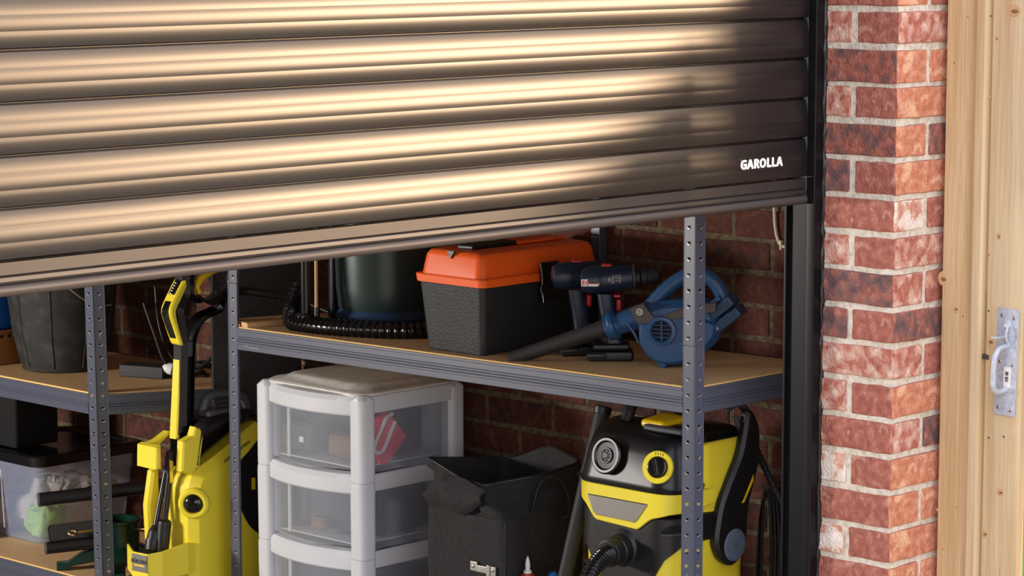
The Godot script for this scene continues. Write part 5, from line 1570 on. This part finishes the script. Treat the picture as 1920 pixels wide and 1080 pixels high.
	part("case", MB.new().box(Vector3(0.15, 0.16, 0.22), Vector3(0, 0.08, 0), 0.01, Transform3D.IDENTITY, 1), M.case_black, bc)
	part("grip", MB.new().tube(smooth_path([Vector3(0, 0.16, -0.05), Vector3(0, 0.185, -0.03), Vector3(0, 0.185, 0.03), Vector3(0, 0.16, 0.05)], 4), 0.006, 8), M.black, bc)
	var bb := thing("blue_crate", "dark blue plastic crate left of the clear storage box on the lower corner shelf", "crate", Vector3(-0.03, yl, -3.16))
	part("tub", MB.new().box(Vector3(0.10, 0.19, 0.16), Vector3(0, 0.095, 0), 0.01, Transform3D.IDENTITY, 1), M.blue_navy, bb)
	part("rim", MB.new().box(Vector3(0.108, 0.012, 0.168), Vector3(0, 0.188, 0), 0.004), M.blue_navy, bb)
	# tree stand with its eye bolts, and the tubes piled on it
	var st := thing("tree_stand", "dark green cast metal tree stand on the lower corner shelf", "stand", Vector3(0.02, yl, -2.545))
	part("cup", MB.new().lathe([[0.05, 0.03], [0.056, 0.035], [0.056, 0.125], [0.060, 0.128], [0.060, 0.135], [0.05, 0.135], [0.048, 0.06], [0.01, 0.055]], 28), M.green, st)
	for k in 4:
		var a := PI / 4 * (2 * k) + 0.9
		var lg := MB.new().extr([[0.0, 0.06], [0.05, 0.07], [0.10, 0.045], [0.135, 0.022], [0.165, 0.02], [0.165, 0.0], [0.14, 0.0], [0.125, 0.012], [0.07, 0.02], [0.0, 0.02]], -0.018, 0.018, 0.004)
		var l := part("leg", lg, M.green, st)
		l.rotation.y = a
	for k in 3:
		var d: Vector3 = [Vector3(-0.975, 0, -0.22), Vector3(0.386, 0, 0.922), Vector3(0.7, 0, -0.71)][k]
		var ln: float = [0.122, 0.086, 0.1][k]
		var base := Vector3(0, 0.112, 0)
		var e := part("eye_bolt", MB.new().tube([base + d * 0.03, base + d * ln], 0.0032, 10), M.brass, st)
		var ringp := []
		for i in 17:
			var w := TAU * i / 16
			var flat := k == 0
			ringp.append(base + d * (ln + 0.0115 + 0.0115 * cos(w)) + Vector3(0, (0.004 if flat else 0.0115) * sin(w), 0) + d.cross(Vector3.UP) * (0.011 if flat else 0.003) * sin(w))
		part("eye", MB.new().tube(ringp, 0.0032, 8), M.brass, e)
	var dir := Vector3(0.6945, 0.12, 0.7195).normalized()
	var specs := [["black_tube", "thick black plastic tube lying highest of the pile in front of the storage box", "tube", Vector3(-0.125, 0.340, -2.70), 0.34, 0.0185], ["black_tube", "black plastic tube lying lowest, left of the green tree stand", "tube", Vector3(-0.135, 0.216, -2.66), 0.15, 0.0165]]
	for q in specs:
		var t := thing(q[0], q[1], q[2], q[3], 0.0, "black tubes piled by the tree stand")
		var x := oriented(Vector3.ZERO, dir, Vector3.UP)
		part("tube", MB.new().lathe([[q[5], 0.0], [q[5], q[4]], [q[5] - 0.003, q[4]], [q[5] - 0.003, 0.0], [q[5], 0.0]], 26, x, 38.0, false), M.black_satin, t)
		part("end_rim", MB.new().lathe([[q[5] - 0.0035, -0.0008], [q[5] + 0.0004, -0.0008], [q[5] + 0.0004, 0.006], [q[5] - 0.0035, 0.006], [q[5] - 0.0035, -0.0008]], 26, x, 38.0, false), M.charcoal, t)
	var fb := thing("foam_bar", "square black foam bar between the two black tubes", "bar", Vector3(-0.118, 0.254, -2.66))
	var fx := Transform3D(Basis(dir, Vector3(-dir.y * 0.69, 1, -dir.y * 0.72).normalized(), dir.cross(Vector3(-dir.y * 0.69, 1, -dir.y * 0.72).normalized())), Vector3.ZERO)
	part("bar", MB.new().box(Vector3(0.135, 0.040, 0.042), Vector3(0.0675, 0, 0), 0.006, fx, 1), M.foam, fb)
	part("end_cap", MB.new().box(Vector3(0.004, 0.038, 0.040), Vector3(-0.001, 0, 0), 0.0015, fx), M.foam, fb)
	var dw := thing("wooden_dowel", "short wooden dowel on the lower shelf between the stand and the washer", "dowel", Vector3(0.0, yl + 0.004, -2.50))
	part("dowel", MB.new().tube([Vector3(-0.03, 0, -0.03), Vector3(0.03, 0.002, 0.025)], 0.004, 8), M.wood, dw)
	part("tip", MB.new().tube([Vector3(0.03, 0.002, 0.025), Vector3(0.034, 0.002, 0.0286)], 0.0032, 8), M.wood_pale, dw)

func crumple(size: Vector3, s: int) -> MB:
	var n := FastNoiseLite.new()
	n.seed = s
	n.frequency = 1.1
	n.fractal_octaves = 4
	var rings := []
	for i in 15:
		var v := PI * (i + 0.15) / 14.3
		var ring := PackedVector3Array()
		for j in 36:
			var u := TAU * j / 36
			var d := Vector3(sin(v) * cos(u), cos(v), sin(v) * sin(u))
			var q := d * (1.0 + 0.42 * n.get_noise_3dv(d * 1.6) - 0.12 * absf(n.get_noise_3dv(d * 5.0)))
			q = Vector3(signf(q.x) * pow(absf(q.x), 0.7), q.y, signf(q.z) * pow(absf(q.z), 0.7))
			ring.append(Vector3(q.x * size.x / 2, max(0.0, (q.y + 0.75) * size.y / 2), q.z * size.z / 2))
		rings.append(ring)
	return MB.new().loft(rings, Transform3D.IDENTITY, 60.0)

func build_latch() -> void:
	var o := thing("gate_latch", "galvanised thumb latch with a bent pull handle on the gate", "latch", Vector3(0.1485, 0.9975, 0.1725))
	var pl := MB.new().box(Vector3(0.003, 0.217, 0.050), Vector3(-0.0015, 0, 0), 0.0008)
	var plate := part("back_plate", pl, M.galv, o)
	o.rotation.x = 0.022
	for q in [[0.094, -0.014], [0.091, 0.014], [0.0, -0.015], [-0.004, 0.015], [-0.093, -0.014], [-0.096, 0.014]]:
		var x := oriented(Vector3(-0.003, q[0], q[1]), Vector3(-1, 0, 0))
		var s := part("screw", MB.new().lathe([[0.0042, 0.0], [0.0042, 0.0006], [0.003, 0.0014], [0.001, 0.0014]], 14, x), M.bare, plate)
		part("screw_slot", MB.new().box(Vector3(0.0005, 0.0042, 0.0009), Vector3(-0.0046, q[0], q[1]), 0.0), M.hole, s)
	part("pull_handle", MB.new().tube(smooth_path([Vector3(-0.003, 0.034, 0.004), Vector3(-0.03, 0.032, 0.003), Vector3(-0.042, 0.022, 0.002), Vector3(-0.046, 0.006, 0.001), Vector3(-0.046, -0.03, 0.0), Vector3(-0.044, -0.046, 0.0), Vector3(-0.034, -0.056, 0.0), Vector3(-0.02, -0.057, 0.001), Vector3(-0.003, -0.055, 0.003)], 5), 0.0058, 12), M.galv, o)
	part("thumb_lever", MB.new().box(Vector3(0.042, 0.0025, 0.012), Vector3(-0.024, 0.054, 0.0), 0.001).lathe([[0.0085, -0.001], [0.0085, 0.0015]], 16, oriented(Vector3(-0.045, 0.055, 0.0), Vector3(0.05, 1, 0))), M.galv, o)
	part("lever_cheek", MB.new().tube(smooth_path([Vector3(-0.006, 0.078, 0.004), Vector3(-0.014, 0.066, 0.006), Vector3(-0.016, 0.054, 0.006), Vector3(-0.012, 0.044, 0.007), Vector3(-0.006, 0.034, 0.009)], 5), 0.0026, 8).lathe([[0.010, 0.0], [0.010, 0.002], [0.006, 0.004], [0.001, 0.0045]], 18, oriented(Vector3(-0.0025, 0.077, 0.0), Vector3(-1, 0, 0))).lathe([[0.0045, 0.0], [0.0045, 0.008], [0.003, 0.0095]], 12, oriented(Vector3(-0.004, 0.075, 0.0), Vector3(-1, 0, 0))), M.galv, o)
	var lb := part("price_label", MB.new().box(Vector3(0.0006, 0.041, 0.0165), Vector3(-0.0033, -0.03, 0.004), 0.0), M.white, plate)
	var bars := MB.new()
	var rng := RandomNumberGenerator.new()
	rng.seed = 2
	for k in 12:
		if rng.randf() < 0.75:
			bars.box(Vector3(0.0003, 0.0008 + 0.0008 * rng.randf(), 0.0075), Vector3(-0.0038, -0.0195 - 0.0017 * k, 0.0035))
	part("barcode", bars, M.black, lb)
	part("latch_bar", MB.new().box(Vector3(0.012, 0.010, 0.03), Vector3(0.004, 0.004, -0.058), 0.002), M.rubber, o)

func build_things() -> void:
	M.toolbox = mat(rgb(30, 32, 32), 0.55)
	M.toolbox.heightmap_enabled = true
	M.toolbox.heightmap_texture = M.relief_fine
	M.toolbox.heightmap_scale = 0.12
	M.toolbox.uv1_triplanar = true
	M.toolbox.uv1_scale = Vector3.ONE * 9
	M.toolbox_lid = mat(rgb(244, 98, 26), 0.42)
	M.blue = mat(rgb(30, 70, 112), 0.38)
	M.case_black = mat(rgb(12, 12, 12), 0.9)
	M.blue_dark = mat(rgb(28, 58, 92), 0.42)
	M.drill_blue = mat(rgb(22, 36, 58), 0.42)
	M.umber = mat(rgb(64, 58, 58), 0.5)
	M.grey_light = mat(rgb(200, 200, 204), 0.5)
	M.red = mat(rgb(190, 36, 44), 0.45)
	M.red_bright = mat(rgb(226, 44, 72), 0.45)
	M.drum = mat(rgb(40, 56, 56), 0.3)
	M.cream = mat(rgb(226, 216, 190), 0.5)
	M.tan_dark = mat(rgb(120, 88, 56), 0.7)
	M.tan = mat(rgb(176, 128, 72), 0.7)
	M.slate = mat(rgb(52, 56, 66), 0.7)
	M.rust = mat(rgb(150, 48, 34), 0.4)
	M.orange_tip = mat(rgb(214, 130, 60), 0.5)
	M.blue_bright = mat(rgb(30, 120, 210), 0.5)
	M.black_satin = mat(rgb(14, 14, 16), 0.34)
	M.chrome = mat(rgb(176, 174, 170), 0.28, 1.0)
	M.hub = mat(rgb(92, 104, 124), 0.4)
	M.charcoal = mat(rgb(84, 86, 90), 0.5)
	M.wire = mat(rgb(170, 165, 155), 0.4, 0.7)
	M.brass = mat(rgb(222, 200, 140), 0.25, 0.9)
	M.green = mat(rgb(15, 48, 39), 0.22)
	M.foam = mat(rgb(38, 37, 36), 0.95)
	M.cardboard = mat(rgb(150, 98, 52), 0.85)
	M.blue_crate = mat(rgb(24, 96, 190), 0.4)
	M.blue_navy = mat(rgb(22, 58, 168), 0.4)
	M.rubber_dull = tmat(tex(256, 256, [[noise_bytes(77, 0.02, 4, 256, 256), [[0, rgb(24, 24, 22)], [0.5, rgb(34, 33, 31)], [0.75, rgb(48, 47, 44)], [1, rgb(72, 70, 66)]]]]), Vector3.ONE * 3, 0.7)
	M.speckle = tmat(tex(256, 256, [[noise_bytes(41, 0.2, 3, 256, 256), [[0, rgb(52, 52, 54)], [0.45, rgb(74, 74, 76)], [0.65, rgb(96, 96, 98)], [1, rgb(150, 150, 150)]]]]), Vector3.ONE * 4, 0.95)
	M.cloth_black = tmat(tex(256, 256, [[noise_bytes(51, 0.05, 3, 256, 256), [[0, rgb(21, 20, 22)], [1, rgb(40, 38, 39)]]]]), Vector3.ONE * 5, 0.85, M.relief_fine, 0.08)
	M.cloth_white = mat(rgb(222, 214, 208), 0.95)
	M.cloth_lime = mat(rgb(176, 226, 110), 0.95)
	M.cloth_yellow = mat(rgb(206, 206, 40), 0.95)
	M.frost_solid = mat(rgb(222, 224, 230), 0.36)
	M.frost_solid.backlight_enabled = true
	M.frost_solid.backlight = Color(0.6, 0.6, 0.6)
	M.frost_lid = tmat(tex(256, 256, [[noise_bytes(61, 0.03, 3, 256, 256), [[0, rgb(200, 195, 182)], [0.5, rgb(220, 217, 210)], [1, rgb(230, 229, 226)]]]]), Vector3.ONE * 3, 0.4)
	# thin milky sheets: most of the light goes through
	M.frost = mat(Color(0.84, 0.87, 0.93, 0.13), 0.25)
	M.frost.transparency = BaseMaterial3D.TRANSPARENCY_ALPHA
	M.clear_box = mat(Color(0.80, 0.86, 0.98, 0.17), 0.2)
	M.clear_box.transparency = BaseMaterial3D.TRANSPARENCY_ALPHA
	build_shelving()
	build_toolbox()
	build_blower()
	build_drills()
	build_bin()
	build_cable()
	build_tower()
	build_bag()
	build_vacuum()
	build_right_corner()
	build_washer()
	build_far_corner()
	build_latch()
